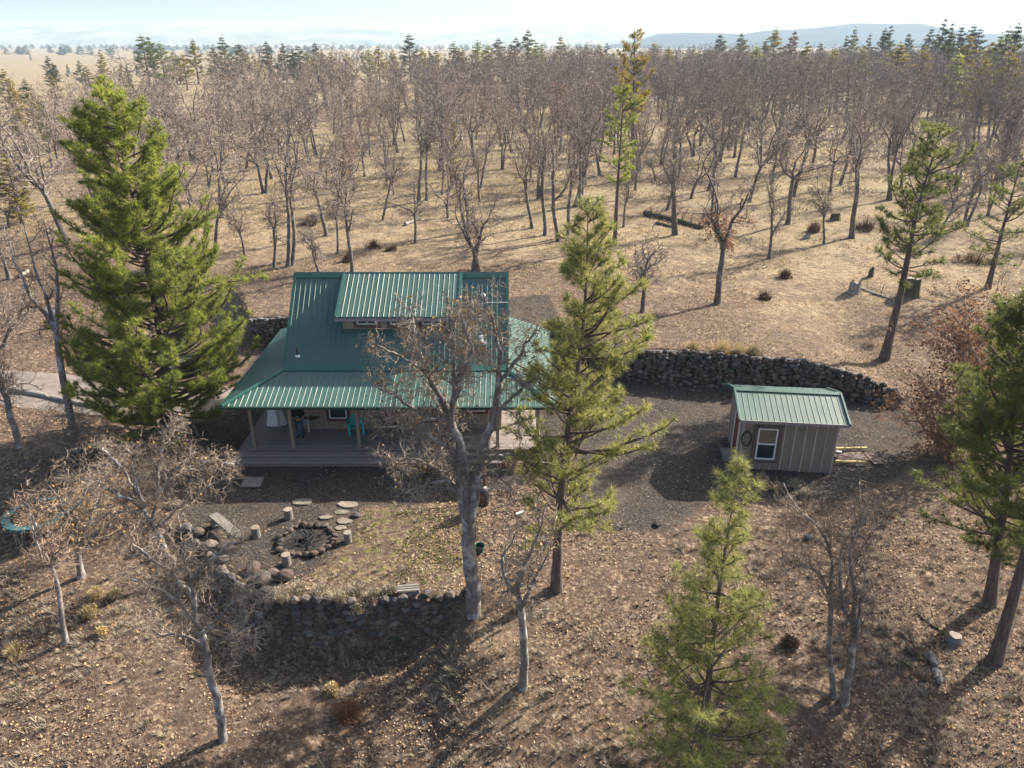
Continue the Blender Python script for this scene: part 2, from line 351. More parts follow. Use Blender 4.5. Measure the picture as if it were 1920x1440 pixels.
# ground
def ground_mat():
    m = MT('ground'); P = m.pos()
    at = m.n('ShaderNodeAttribute', attribute_name='gravel'); af = m.n('ShaderNodeAttribute', attribute_name='field'); ag = m.n('ShaderNodeAttribute', attribute_name='green')
    al = m.n('ShaderNodeAttribute', attribute_name='leafy')
    n1 = m.noise(.55, 5, P, .6); n2 = m.noise(3.0, 6, P, .7); n3 = m.noise(16, 5, P, .75); n4 = m.noise(.09, 4, P)
    vo = m.n('ShaderNodeTexVoronoi', i_Scale=11.0, i_Randomness=1.0); m.l(P, vo.inputs['Vector'])
    vb = m.n('ShaderNodeSeparateColor'); m.l(vo.outputs['Color'], vb.inputs[0])
    grass = m.ramp(n2, [(.28, (.13,.09,.06)), (.45, (.27,.20,.13)), (.6, (.38,.31,.20)), (.75, (.47,.40,.27))])
    leaf = m.ramp(vb.outputs[0], [(0, (.07,.05,.042)), (.3, (.155,.112,.085)), (.6, (.26,.19,.14)), (.85, (.42,.32,.23)), (1, (.52,.42,.31))])
    leaf = m.mix(m.ramp(n2, [(.35, (.1,)*3), (.65, (.85,)*3)]), (.10,.068,.05), leaf)
    base = m.mix(m.ramp(m.math('ADD', m.math('MULTIPLY', al.outputs['Fac'], .6), m.math('MULTIPLY', n1, .6)), [(.38, (0,0,0)), (.62, (1,1,1))]), grass, leaf)
    base = m.mix(m.ramp(n3, [(.3, (.6,)*3), (.5, (0,)*3)]), base, (.07,.05,.04))
    base = m.mix(m.ramp(m.noise(.8, 5, P, .65), [(.46, (0,)*3), (.6, (.6,)*3)]), base, (.095,.072,.06))
    fieldc = m.ramp(m.math('ADD', m.math('MULTIPLY', n1, .5), m.math('MULTIPLY', n2, .5)), [(.36, (.12,.085,.06)), (.46, (.18,.14,.10)), (.55, (.26,.21,.15)), (.66, (.37,.325,.24))])
    fieldc = m.mix(m.ramp(m.noise(.33, 6, P, .68), [(.47, (0,)*3), (.6, (.75,)*3)]), fieldc, (.17,.13,.095))
    fieldc = m.mix(m.ramp(n4, [(.4, (0,)*3), (.62, (.45,)*3)]), fieldc, (.30,.27,.13))
    base = m.mix(m.math('MULTIPLY', af.outputs['Fac'], m.ramp(n1, [(.3, (.55,)*3), (.6, (1,)*3)])), base, fieldc)
    green = m.ramp(n3, [(.3, (.09,.10,.03)), (.7, (.20,.20,.07))])
    base = m.mix(m.math('MULTIPLY', ag.outputs['Fac'], m.ramp(n2, [(.5, (0,)*3), (.6, (.8,)*3)])), base, green)
    v2 = m.n('ShaderNodeTexVoronoi', i_Scale=22.0); m.l(P, v2.inputs['Vector']); vs = m.n('ShaderNodeSeparateColor'); m.l(v2.outputs['Color'], vs.inputs[0])
    grav = m.ramp(vs.outputs[0], [(0, (.030,.028,.027)), (.6, (.062,.057,.054)), (.93, (.105,.096,.088)), (1, (.24,.18,.13))])
    grav = m.mix(m.ramp(n1, [(.45, (0,)*3), (.7, (.55,)*3)]), grav, (.115,.088,.068))
    gm = m.ramp(m.math('ADD', at.outputs['Fac'], m.math('MULTIPLY', m.math('SUBTRACT', n2, .5), .9)), [(.4, (0,)*3), (.6, (1,)*3)])
    base = m.mix(gm, base, grav)
    m.col(base); m.set(.95, 0, .1)
    hh = m.math('ADD', m.math('MULTIPLY', n2, .6), m.math('MULTIPLY', n3, .4)); m.bump(hh, 1.0, .22); return m.m
M['ground'] = ground_mat()
def drive_mat():
    m = MT('driveway_gravel'); P = m.pos(); n = m.noise(1.2, 5, P, .65); n3 = m.noise(18, 4, P, .7)
    c = m.ramp(n, [(.3, (.13,.115,.11)), (.7, (.24,.21,.19))]); c = m.mix(1.0, c, m.ramp(n3, [(.3, (.75,)*3), (.7, (1.2,)*3)]), 'MULTIPLY')
    m.col(c); m.set(.95, 0, .1); m.bump(n3, .5, .03); return m.m
M['drive'] = drive_mat()
M['road'] = simple('pale_road', (.34,.31,.27), .95, .1, .15, .6)
def plain_mat():
    m = MT('hills'); P = m.pos(); n = m.noise(.004, 6, P, .6)
    m.col(m.ramp(n, [(.35, (.10,.10,.06)), (.5, (.22,.20,.12)), (.65, (.34,.30,.2))])); m.set(1, 0, 0); return m.m
M['hills'] = plain_mat()
M['wooded_hill'] = simple('wooded_hill', (.035,.042,.045), 1, 0, .5, .02)
# ------------------------------------------------------------ ground sheet
def geo(a, b, s0, k):
    o = [a]; s = s0
    while abs(o[-1]-a) < abs(b-a): o.append(o[-1]+math.copysign(s, b-a)); s *= k
    return o
xs = geo(-26, -9000, .5, 1.09)[::-1][:-1] + list(np.arange(-26, 26.01, .22)) + geo(26, 9000, .5, 1.09)[1:]
ys = geo(11, -60, .5, 1.2)[::-1][:-1] + list(np.arange(11, 48.01, .22)) + geo(48, 12000, .4, 1.045)[1:]
X, Y = np.meshgrid(np.array(xs), np.array(ys)); Z = h(X, Y)
nx, ny = len(xs), len(ys)
idx = np.arange(nx*ny).reshape(ny, nx)
F = np.stack([idx[:-1, :-1], idx[:-1, 1:], idx[1:, 1:], idx[1:, :-1]], -1).reshape(-1, 4)
gb = B(); gb.add(np.stack([X, Y, Z], -1).reshape(-1, 3), F); go = gb.build('ground', M['ground'], smooth=True); tag(go, kind='structure')
def in_poly(x, y, poly):
    x = np.asarray(x); y = np.asarray(y); c = np.zeros(x.shape, bool); n = len(poly)
    for i in range(n):
        (x1, y1), (x2, y2) = poly[i], poly[(i+1) % n]
        if y1 == y2: continue
        cond = ((y1 > y) != (y2 > y)) & (x < (x2-x1)*(y-y1)/(y2-y1)+x1); c ^= cond
    return c
def pdist(x, y, poly):
    d = np.full(np.shape(x), 1e9); n = len(poly)
    for i in range(n):
        a = np.array(poly[i]); b = np.array(poly[(i+1) % n]); ab = b-a; L = (ab**2).sum()
        t = np.clip(((x-a[0])*ab[0]+(y-a[1])*ab[1])/L, 0, 1); d = np.minimum(d, np.hypot(x-a[0]-t*ab[0], y-a[1]-t*ab[1]))
    return d
def soft(x, y, poly, w): 
    d = pdist(x, y, poly); s = np.where(in_poly(x, y, poly), d, -d); return sstep((s+w)/(2*w))
def zp(l): return [at_z(u, v, 0)[:2] for u, v in l]
GRAV = zp([(430,730),(330,800),(330,900),(330,1000),(400,1046),(480,1110),(560,1090),(660,1010),(680,950),(860,940),(1010,900),(1060,990),(1250,1000),(1380,905),(1420,935),(1560,945),(1690,890),(1740,810),(1690,762),(1600,748),(1500,736),(1400,728),(1300,722),(1205,718),(1130,690),(1045,650),(1030,600),(500,640)])
LAWN = zp([(690,945),(860,930),(880,1000),(870,1090),(700,1100),(600,1070),(660,1010)])
gx, gy = X.ravel(), Y.ravel()
def setattr_(me, name, vals):
    a = me.attributes.new(name, 'FLOAT', 'POINT'); a.data.foreach_set('value', np.asarray(vals, np.float32).ravel())
near = (np.abs(gx) < 40) & (gy > 5) & (gy < 60)
gr = np.zeros(len(gx)); gr[near] = soft(gx[near], gy[near], GRAV, .9); setattr_(go.data, 'gravel', gr)
gn = np.zeros(len(gx)); gn[near] = soft(gx[near], gy[near], LAWN, 1.0); setattr_(go.data, 'green', gn)
ywl = np.interp(gx, BWX, BWY)
setattr_(go.data, 'field', sstep((gy-ywl-10)/45)*.9 + .1*sstep((gy-ywl)/4))
lf = np.clip(1-sstep((gy-ywl-2)/20), 0, 1)*np.clip(.25+1.1*fbm(gx*.12+3, gy*.12, 2), 0, 1); setattr_(go.data, 'leafy', lf)
def strip(name, line, width, mat, up=.03, kind='structure', jag=.25):
    L = np.array(line, float); seg = np.r_[0, np.cumsum(np.hypot(*np.diff(L, axis=0).T))]
    t = np.linspace(0, seg[-1], max(12, int(seg[-1]/.8))); cx = np.interp(t, seg, L[:, 0]); cy = np.interp(t, seg, L[:, 1])
    tx = np.gradient(cx); ty = np.gradient(cy); l = np.hypot(tx, ty); nxn, nyn = -ty/l, tx/l
    cols = []; m = 9
    for k in range(m):
        f = (k/(m-1)-.5)*width; j = jag*(fbm(t*.7+k*9, t*0+k)-.5)*2*(abs(f) > width*.4)
        cols.append(np.stack([cx+nxn*(f+j), cy+nyn*(f+j)], -1))
    A = np.stack(cols, 1); Zs = h(A[..., 0], A[..., 1])+up
    edge = np.zeros(m); edge[0] = edge[-1] = -up-.05; Zs = Zs+edge[None]
    V = np.concatenate([A, Zs[..., None]], -1).reshape(-1, 3); n = len(t)
    I = np.arange(n*m).reshape(n, m); F = np.stack([I[:-1, :-1], I[1:, :-1], I[1:, 1:], I[:-1, 1:]], -1).reshape(-1, 4)
    b = B(); b.add(V, F); o = b.build(name, mat, smooth=True); tag(o, kind=kind); return o
strip('driveway', [(-60, 41), (-40, 38.3), (-28, 36.4), (-22, 35.4), (-17.5, 34.6), (-14.5, 34.2)], 4.6, M['drive'], .05)
strip('road', [at_z(u, v, 2)[:2] for u, v in [(1020,190),(1300,188),(1500,184),(1700,184),(1920,188),(2300,196)]], 5, M['road'], .25)
# hills far away
def ridge(name, x0, x1, y0, depth, prof, mat, n=160):
    xs_ = np.linspace(x0, x1, n); rows = 10; V = []
    for j in range(rows):
        f = j/(rows-1); hh = np.interp(xs_, [p[0] for p in prof], [p[1] for p in prof])
        zz = -30 + (hh+30)*math.sin(min(f*1.25, 1)*math.pi/2)**.8*(1 if f < .8 else 1-(f-.8)*1.5) + (fbm(xs_*.004, xs_*0+f*6, 4)-.5)*hh*.35*min(1, f*3)
        V.append(np.stack([xs_, np.full(n, y0+depth*f), zz], -1))
    V = np.concatenate(V); I = np.arange(rows*n).reshape(rows, n); F = np.stack([I[:-1, :-1], I[:-1, 1:], I[1:, 1:], I[1:, :-1]], -1).reshape(-1, 4)
    b = B(); b.add(V, F); o = b.build(name, mat, smooth=True); tag(o, kind='structure'); return o
def hillpt(u, v, y): p = at_y(u, v, y); return (p[0], p[2])
ridge('hills', -6000, 6000, 5200, 1500, [hillpt(u, v, 6430) for u, v in [(-200,54),(0,54),(120,51),(250,49),(420,51),(560,52),(700,54),(820,62),(880,60),(960,50),(1060,54),(1160,60),(1300,62),(1600,66),(2200,66)]], M['hills'])
ridge('hills', 100, 3600, 3100, 700, [hillpt(u, v, 3660) for u, v in [(900,96),(1100,92),(1180,78),(1235,64),(1300,62),(1350,63),(1380,66),(1430,58),(1500,52),(1600,46),(1700,48),(1760,56),(1850,64),(1960,68),(2300,72)]], M['wooded_hill'])
# haze
hb = B(); hb.box((0, 6600, 105), (25000, 14000, 310)); hz_o = hb.build('haze', [])
hm = bpy.data.materials.new('haze_air'); hm.use_nodes = True; hn = hm.node_tree; hn.nodes.clear()
pv = hn.nodes.new('ShaderNodeVolumePrincipled'); pv.inputs['Density'].default_value = HAZE_DENSITY; pv.inputs['Color'].default_value = (.60, .80, 1, 1); pv.inputs['Anisotropy'].default_value = .1
ho = hn.nodes.new('ShaderNodeOutputMaterial'); hn.links.new(pv.outputs[0], ho.inputs['Volume'])
hz_o.data.materials.append(hm); tag(hz_o, kind='stuff')

# ============================================================ CABIN
CX, CY = -5.05, 32.5
cabin = thing('cabin', 'tan timber cabin with green metal roof, dormer and wraparound porch', 'cabin', (CX, CY, 0))
PROF = [(0, 0), (.013, .016), (.026, .016), (.039, 0)]       # one rib
def roof_sheets(parent, A, Bp, w0, w1, down, nrm, sheet=.9144, mat=None, phase=0.0):
    """A..Bp along the slope top (u axis); w0(u), w1(u) start/stop distance down the slope; one object per metal sheet."""
    A = np.array(A, float); Bp = np.array(Bp, float); L = np.linalg.norm(Bp-A); ux = (Bp-A)/L
    down = np.array(down, float); down /= np.linalg.norm(down); nrm = np.array(nrm, float); nrm /= np.linalg.norm(nrm)
    u = -phase
    while u < L-.01:
        ua, ub = max(0, u), min(L, u+sheet)
        st = [(ua, 0)]
        for r in range(4):
            c = u+r*.2286+.02
            for du, hh in PROF:
                if ua+.001 < c+du < ub-.001: st.append((c+du, hh))
        st.append((ub, 0)); b = B(); V = []; rows = 2
        for uu, hh in st:
            a, z = w0(uu), max(w1(uu), w0(uu)+.001)
            for k in range(rows+1): V.append(A+ux*uu+down*(a+(z-a)*k/rows)+nrm*(hh+.004*(random.random()-.5)*(hh == 0)))
        n = len(st); q = rows+1
        b.add(V, [(i*q+k, i*q+k+1, (i+1)*q+k+1, (i+1)*q+k) for i in range(n-1) for k in range(rows)])
        b.build('roof_panel', mat or M['roof'], parent); u += sheet
def slab(b, pts, t, mi=None):     # convex planar polygon given thickness t downward
    P = np.array(pts, float); n = len(P); Q = P-np.array([0, 0, t])
    V = np.concatenate([P, Q])
    for i in range(1, n-1): b.add(V, [(0, i, i+1), (n, n+i+1, n+i)], mi)
    b.add(V, [(i, n+i, n+(i+1) % n, (i+1) % n) for i in range(n)], mi)
XL, XR, YR, ZR = -9.86, -.24, 33.6, 6.87          # main roof
YB, ZB = 30.15, 3.60                               # break to porch roof
YBB = 37.05
EXL, EXR, EY, EZ = -11.9, 1.8, 27.9, 2.90
BY = 37.1
sl_main = math.hypot(YR-YB, ZR-ZB)
roof = B()
slab(roof, [(XL, YR, ZR-.03), (XL, YB, ZB-.03), (XR, YB, ZB-.03), (XR, YR, ZR-.03)], .16)
slab(roof, [(XL, YR, ZR-.03), (XR, YR, ZR-.03), (XR, YBB, ZB-.03), (XL, YBB, ZB-.03)], .16)
slab(roof, [(XL, YB, ZB-.04), (EXL, EY, EZ-.03), (EXR, EY, EZ-.03), (XR, YB, ZB-.04)], .12)
slab(roof, [(XL, YB, ZB-.04), (XL, BY, ZB-.04), (EXL, BY, EZ-.03), (EXL, EY, EZ-.03)], .12)
slab(roof, [(XR, YB, ZB-.04), (EXR, EY, EZ-.03), (EXR, BY, EZ-.03), (XR, BY, ZB-.04)], .12)
roof_o = roof.build('roof', M['soffit'], cabin)
nm = (0, -(ZR-ZB), YR-YB)
roof_sheets(roof_o, (XL, YR, ZR), (XR, YR, ZR), lambda u: 0, lambda u: sl_main, (0, YB-YR, ZB-ZR), nm)
roof_sheets(roof_o, (XL, YR, ZR), (XR, YR, ZR), lambda u: 0, lambda u: math.hypot(YBB-YR, ZR-ZB), (0, YBB-YR, ZB-ZR), (0, ZR-ZB, YBB-YR))
# front porch plane
pl = math.hypot(YB-EY, ZB-EZ); WT = EXR-EXL
def pf(u):
    x = EXL+u
    if x < XL: return pl*(XL-x)/(XL-EXL)
    if x > XR: return pl*(x-XR)/(EXR-XR)
    return 0
roof_sheets(roof_o, (EXL, YB, ZB), (EXR, YB, ZB), pf, lambda u: pl+.03, (0, EY-YB, EZ-ZB), (0, -(ZB-EZ), YB-EY))
# side planes
for s_, xi, xe in ((-1, XL, EXL), (1, XR, EXR)):
    ps = math.hypot(xe-xi, ZB-EZ); Ls = BY-EY
    def psf(u, ps=ps):
        y = EY+u
        return ps*(YB-y)/(YB-EY) if y < YB else 0
    roof_sheets(roof_o, (xi, EY, ZB), (xi, BY, ZB), psf, lambda u, ps=ps: ps+.03, (xe-xi, 0, EZ-ZB), (s_*(ZB-EZ), 0, abs(xe-xi)))
# caps and trim
def cap(name, p, q, w, t=.03, mat=M['roof_dull'], parent=roof_o):
    b = B(); b.bar(p, q, t, w); return b.build(name, mat, parent)
b = B(); 
for sgn in (-1, 1):
    y2 = YR+sgn*.20; z2 = ZR-.20*.95
    b.add([(XL-.03, YR, ZR+.07), (XR+.03, YR, ZR+.07), (XR+.03, y2, z2+.055), (XL-.03, y2, z2+.055), (XL-.03, YR, ZR+.055), (XR+.03, YR, ZR+.055), (XR+.03, y2, z2+.03), (XL-.03, y2, z2+.03)], [(0,1,2,3),(4,7,6,5),(3,2,6,7)])
b.build('ridge_cap', M['roof_dull'], roof_o)
for x in (XL-.02, XR+.02):
    b = B(); w = .07
    for y0_, z0_ in ((YB, ZB), (YBB, ZB)):
        b.add([(x-w, YR, ZR+.05), (x+w, YR, ZR+.05), (x+w, y0_, z0_+.05), (x-w, y0_, z0_+.05), (x-w, YR, ZR-.2), (x+w, YR, ZR-.2), (x+w, y0_, z0_-.2), (x-w, y0_, z0_-.2)], [(0,1,2,3),(4,7,6,5),(0,3,7,4),(1,5,6,2)])
    b.build('rake_trim', M['roof_dull'], roof_o)
b = B(); b.add([(XL-.05, YB+.13, ZB+.165), (XR+.05, YB+.13, ZB+.165), (XR+.05, YB-.16, ZB+.0), (XL-.05, YB-.16, ZB+.0), (XL-.05, YB+.13, ZB+.14), (XR+.05, YB+.13, ZB+.14), (XR+.05, YB-.16, ZB-.02), (XL-.05, YB-.16, ZB-.02)], [(0,1,2,3),(4,7,6,5),(3,2,6,7)]); b.build('break_flashing', M['roof_dull'], roof_o)
for xi, xe in ((XL, EXL), (XR, EXR)):
    b = B(); p = np.array((xi, YB, ZB+.03)); q = np.array((xe, EY, EZ+.03)); d = q-p; per = np.array((d[1], -d[0], 0)); per /= np.linalg.norm(per); 
    V = [];
    for k, dz in ((-.13, -.035), (0, .03), (.13, -.035)):
        V += [p+per*k+np.array((0, 0, dz+.03)), q+per*k+np.array((0, 0, dz+.03))]
    b.add(V, [(0,1,3,2),(2,3,5,4)]); b.build('hip_cap', M['roof_dull'], roof_o)
cap('gutter', (EXL-.05, EY-.06, EZ-.05), (EXR+.05, EY-.06, EZ-.05), .11, .13, M['gutter'])
for x in (EXL-.05, EXR+.05): cap('gutter', (x, EY-.1, EZ-.055), (x, BY, EZ-.055), .11, .12, M['gutter'])
# dormer
DXL, DXR, DEY, DEZ = -7.69, -2.27, 31.2, 5.64
dormer = B()
wy = 31.5; zr_ = lambda y: ZB+(y-YB)*(ZR-ZB)/(YR-YB)
zt_ = lambda y: DEZ+(y-DEY)*(ZR-DEZ)/(YR-DEY)
wz1 = zt_(wy)-.10
x0, x1 = DXL+.23, DXR-.23
dormer.add([(x0, wy, zr_(wy)), (x1, wy, zr_(wy)), (x1, wy, wz1), (x0, wy, wz1), (x0, YR-.1, ZR-.13), (x1, YR-.1, ZR-.13)], [(0,1,2,3)])
dormer.add([(x0, wy, zr_(wy)), (x1, wy, zr_(wy)), (x1, wy, wz1), (x0, wy, wz1), (x0, YR-.1, ZR-.13), (x1, YR-.1, ZR-.13)], [(0,3,4),(1,5,2)])
dorm_o = dormer.build('dormer', M['siding'], cabin)
b = B(); slab(b, [(DXL, YR-.02, ZR-.0), (DXL, DEY, DEZ-.03), (DXR, DEY, DEZ-.03), (DXR, YR-.02, ZR-.0)], .12); b.build('dormer_roof_deck', M['fascia'], dorm_o)
dd = (0, DEY-YR, DEZ-ZR-.03)
roof_sheets(dorm_o, (DXL, YR, ZR+.03), (DXR, YR, ZR+.03), lambda u: .05, lambda u: math.hypot(YR-DEY, ZR-DEZ)+.04, dd, (0, -(ZR-DEZ), YR-DEY))
cap('fascia', (DXL-.01, DEY-.06, DEZ-.14), (DXR+.01, DEY-.06, DEZ-.14), .14, .05, M['fascia'], dorm_o)
cap('drip_edge', (DXL-.02, DEY-.05, DEZ-.04), (DXR+.02, DEY-.05, DEZ-.04), .04, .07, M['gutter'], dorm_o)
cap('dormer_flashing', (x0-.03, wy-.07, zr_(wy)+.03), (x1+.03, wy-.07, zr_(wy)+.03), .12, .02, M['roof_dull'], dorm_o)
for x in (DXL+.04, DXR-.04):
    b = B(); b.bar((x, YR-.05, ZR+.045), (x, DEY-.03, DEZ+.035), .11, .03); b.build('rake_trim', M['roof_dull'], dorm_o)
cap('corner_board', (x0+.03, wy-.02, zr_(wy)), (x0+.03, wy-.02, wz1), .06, .03, M['batten'], dorm_o)
def window(parent, x0, x1, z0, z1, y, bars='v', trim=M['maroon'], tw=.13, blind=False, sub=True):
    w = B()
    w.box(((x0+x1)/2, y-.012, z1+tw/2), (x1-x0+2*tw, .05, tw)); w.box(((x0+x1)/2, y-.012, z0-tw/2), (x1-x0+2*tw, .05, tw))
    w.box((x0-tw/2, y-.012, (z0+z1)/2), (tw, .05, z1-z0)); w.box((x1+tw/2, y-.012, (z0+z1)/2), (tw, .05, z1-z0))
    wo_ = w.build('window', trim, parent); f = .05
    fr = B()
    for c, d in ((((x0+x1)/2, y-.03, z1-f/2), (x1-x0, .05, f)), (((x0+x1)/2, y-.03, z0+f/2), (x1-x0, .05, f)), ((x0+f/2, y-.03, (z0+z1)/2), (f, .05, z1-z0-2*f)), ((x1-f/2, y-.03, (z0+z1)/2), (f, .05, z1-z0-2*f))): fr.box(c, d)
    if bars == 'v': fr.box(((x0+x1)/2, y-.025, (z0+z1)/2), (f*.9, .04, z1-z0-2*f))
    elif bars == 'h': fr.box(((x0+x1)/2, y-.025, (z0+z1)/2), (x1-x0-2*f, .04, f*.9))
    fr.build('frame', M['white'], wo_)
    g = B()
    if bars == 'v':
        xm = (x0+x1)/2
        for a, c in ((x0+f, xm), (xm, x1-f)): g = B(); g.box(((a+c)/2, y-.012, (z0+z1)/2), (c-a-.01, .01, z1-z0-2*f)); g.build('pane', M['glass'], wo_)
    elif bars == 'h':
        zm = (z0+z1)/2
        for a, c, bl in ((z0+f, zm, False), (zm, z1-f, blind)): g = B(); g.box(((x0+x1)/2, y-.012, (a+c)/2), (x1-x0-2*f, .01, c-a-.01)); p_ = g.build('pane', M['blind'] if bl else M['glass'], wo_); 
    else: g.box(((x0+x1)/2, y-.012, (z0+z1)/2), (x1-x0-2*f, .01, z1-z0-2*f)); g.build('pane', M['glass'], wo_)
    return wo_
for a, c in ((-6.82, -5.95), (-5.35, -4.5), (-3.95, -3.08)):
    # windows of the dormer are parts of the dormer wall: trim, frame and panes
    wz0 = zr_(wy)+.30; w = window(cabin, a, c, wz0, wz0+.42, wy-.02, 'v', M['purple_trim'], .16)
# walls
WF, WB_, WL, WR_ = 30.5, 36.9, -9.6, -.5
wall = B()
def zroof(y): return min(ZR-(ZR-ZB)/(YR-YB)*abs(y-YR), ZR)-.2
wall.add([(WL, WF, -.1), (WR_, WF, -.1), (WR_, WF, zroof(WF)), (WL, WF, zroof(WF))], [(0,1,2,3)])
wall.add([(WL, WB_, -.1), (WR_, WB_, -.1), (WR_, WB_, zroof(WB_)), (WL, WB_, zroof(WB_))], [(1,0,3,2)])
for x in (WL, WR_):
    wall.add([(x, WF, -.1), (x, WB_, -.1), (x, WB_, zroof(WB_)), (x, YR, ZR-.2), (x, WF, zroof(WF))], [(0,1,2,3,4)])
wall_o = wall.build('wall', M['siding'], cabin)
x = WL+.02
bm_ = B(); bm_.box((0, 0, 0), (.045, .02, 2.6)); bme = bm_.mesh('batten', M['batten'])
i = 0
while x < WR_:
    blocked = (-8.2 < x < -6.85)
    if not blocked: inst('batten', bme, wall_o, (x-CX, WF-.012-CY, .52+1.32))
    else: inst('batten', bme, wall_o, (x-CX, WF-.012-CY, .52+.2), sc=(1, 1, .17))
    x += .405; i += 1
y = WF+.3
bm_ = B(); bm_.box((0, 0, 0), (.02, .045, 2.9)); bme2 = bm_.mesh('batten', M['batten'])
while y < WB_:
    for xw in (WL-.012, WR_+.012): inst('batten', bme2, wall_o, (xw-CX, y-CY, 2.0))
    y += .405
# front windows / door
zs = at_y(640, 782, WF); xa = at_y(618, 780, WF)[0]; xb = at_y(651, 780, WF)[0]
window(cabin, xa, xb, at_y(640, 784, WF)[2], 2.55, WF-.01, 'n', M['maroon'], .14)
xa = at_y(791, 790, WF)[0]; xb = at_y(824, 790, WF)[0]
w = window(cabin, xa, xb, .95, 2.5, WF-.01, 'v', M['maroon'], .12); w['label'] = 'white-framed double window with dark panes'
window(cabin, -2.0, -1.2, 1.4, 2.5, WF-.01, 'h', M['maroon'], .12)
db = B(); db.box((-5.45, WF-.03, 1.55), (.92, .05, 2.05)); dr = db.build('door', M['maroon'], cabin); db = B(); db.box((-5.1, WF-.08, 1.5), (.05, .07, .05)); db.build('handle', M['chrome'], dr)
# deck
dk = B(); dk.box((CX, 28.62, .23), (12.6, .05, .42)); dk.box((-11.33, 32.9, .23), (.05, 8.5, .42)); dk.box((1.23, 32.9, .23), (.05, 8.5, .42)); dk.box((CX, 37.1, .23), (12.6, .05, .42))
dk.box((CX, 29.6, .40), (12.5, 1.9, .08)); dk.box((-10.5, 33.8, .40), (1.7, 6.4, .08)); dk.box((.35, 33.8, .40), (1.7, 6.4, .08))
deck = dk.build('deck', M['deck_riser'], cabin)
bmA = B(); bmA.box((0, 0, 0), (12.62, .135, .035)); mA = bmA.mesh('deck_board', M['deck'])
y = 28.67
while y < 30.45: inst('deck_board', mA, deck, (CX-CX, y-CY, .485), (0, 0, 0)); y += .1415
bmC = B(); bmC.box((0, 0, 0), (1.76, .135, .035)); mC = bmC.mesh('deck_board', M['deck'])
while y < 37.0:
    inst('deck_board', mC, deck, (-10.49-CX, y-CY, .485)); inst('deck_board', mC, deck, (.375-CX, y-CY, .485)); y += .1415
def step(y1, z1, off, xl, xr, yb):
    b = B(); b.box(((xl+xr)/2, y1+.03, z1/2-.04), (xr-xl, .04, z1+.08)); b.box((xl+.03, (y1+yb)/2, z1/2-.04), (.04, yb-y1, z1+.08)); s_o = b.build('step', M['deck_riser'], cabin)
    nb = 3 if off > .35 else 2
    for k in range(nb):
        bb = B(); wd = off/nb-.008; bb.box(((xl+xr)/2, y1+off*(k+.5)/nb, z1-.0), (xr-xl, wd, .035)); bb.build('board', M['deck'], s_o)
    for k in range(nb):
        bb = B(); wd = off/nb-.008; bb.box((xl+off*(k+.5)/nb*.9, (y1+off+yb)/2+.01, z1), (wd*.9, yb-y1-off-.02, .035)); bb.build('board', M['deck'], s_o)
step(28.33, .335, .30, -11.66, 1.5, 33.2)
step(27.98, .165, .36, -12.0, 1.8, 33.5)
pm = B(); pm.box((0, 0, 1.15), (.14, .14, 2.3)); pme = pm.mesh('porch_post', M['post'])
PY = 28.78
for px, py in ((-11.12, PY), (-9.45, PY), (-6.60, PY), (-3.86, PY), (-.62, PY), (1.1, PY), (-11.2, 31.7), (-11.2, 34.6), (-11.2, 36.9), (1.15, 31.7), (1.15, 34.6), (1.15, 36.9)):
    inst('porch_post', pme, cabin, (px-CX, py-CY, .5))
b = B(); b.box((CX, PY, 2.84), (12.6, .12, .2)); b.build('porch_beam', M['post'], cabin)
for x in (-11.2, 1.15): b = B(); b.box((x, 32.9, 2.84), (.12, 8.2, .2)); b.build('porch_beam', M['post'], cabin)
# roof vents
def on_main(u, v):
    d = ray(u, v); k = (ZR-ZB)/(YR-YB); t = (ZB-k*YB-CAMZ)/(d[2]-k*d[1]); return np.array((d[0]*t, d[1]*t, CAMZ+d[2]*t))
p = on_main(558, 668); b = B(); b.lathe([(.11, -.02), (.10, .04), (.055, .07)], p, 12); f = b.build('roof_vent', M['white'], cabin); f['label'] = 'small vent pipe with white collar'
b = B(); b.tube([p, p+np.array((0, 0, .42))], .035, 8); b.build('pipe', M['black_metal'], f)
p = on_main(906, 560); b = B(); b.tube([p, p+np.array((0, 0, .16))], .04, 8); b.lathe([(.0, .24), (.08, .23), (.12, .16), (.04, .14)], p, 12); b.build('roof_vent', M['white'], cabin)['label'] = 'white mushroom vent cap near the ridge'
p = on_main(902, 640); b = B(); b.lathe([(.12, -.05), (.10, .06), (.07, .08), (.07, .18), (.12, .20), (.09, .26), (0, .27)], p, 12); b.box(p+np.array((.13, -.2, -.02)), (.24, .2, .10), rx=-.75); b.build('roof_vent', M['white'], cabin)['label'] = 'white vent stack and hood low on the roof'
p = on_main(912, 569); q = on_main(950, 569); b = B(); b.bar(p+np.array((0, -.03, .06)), q+np.array((.05, -.03, .06)), .018); b.build('roof_cable', M['white'], cabin)
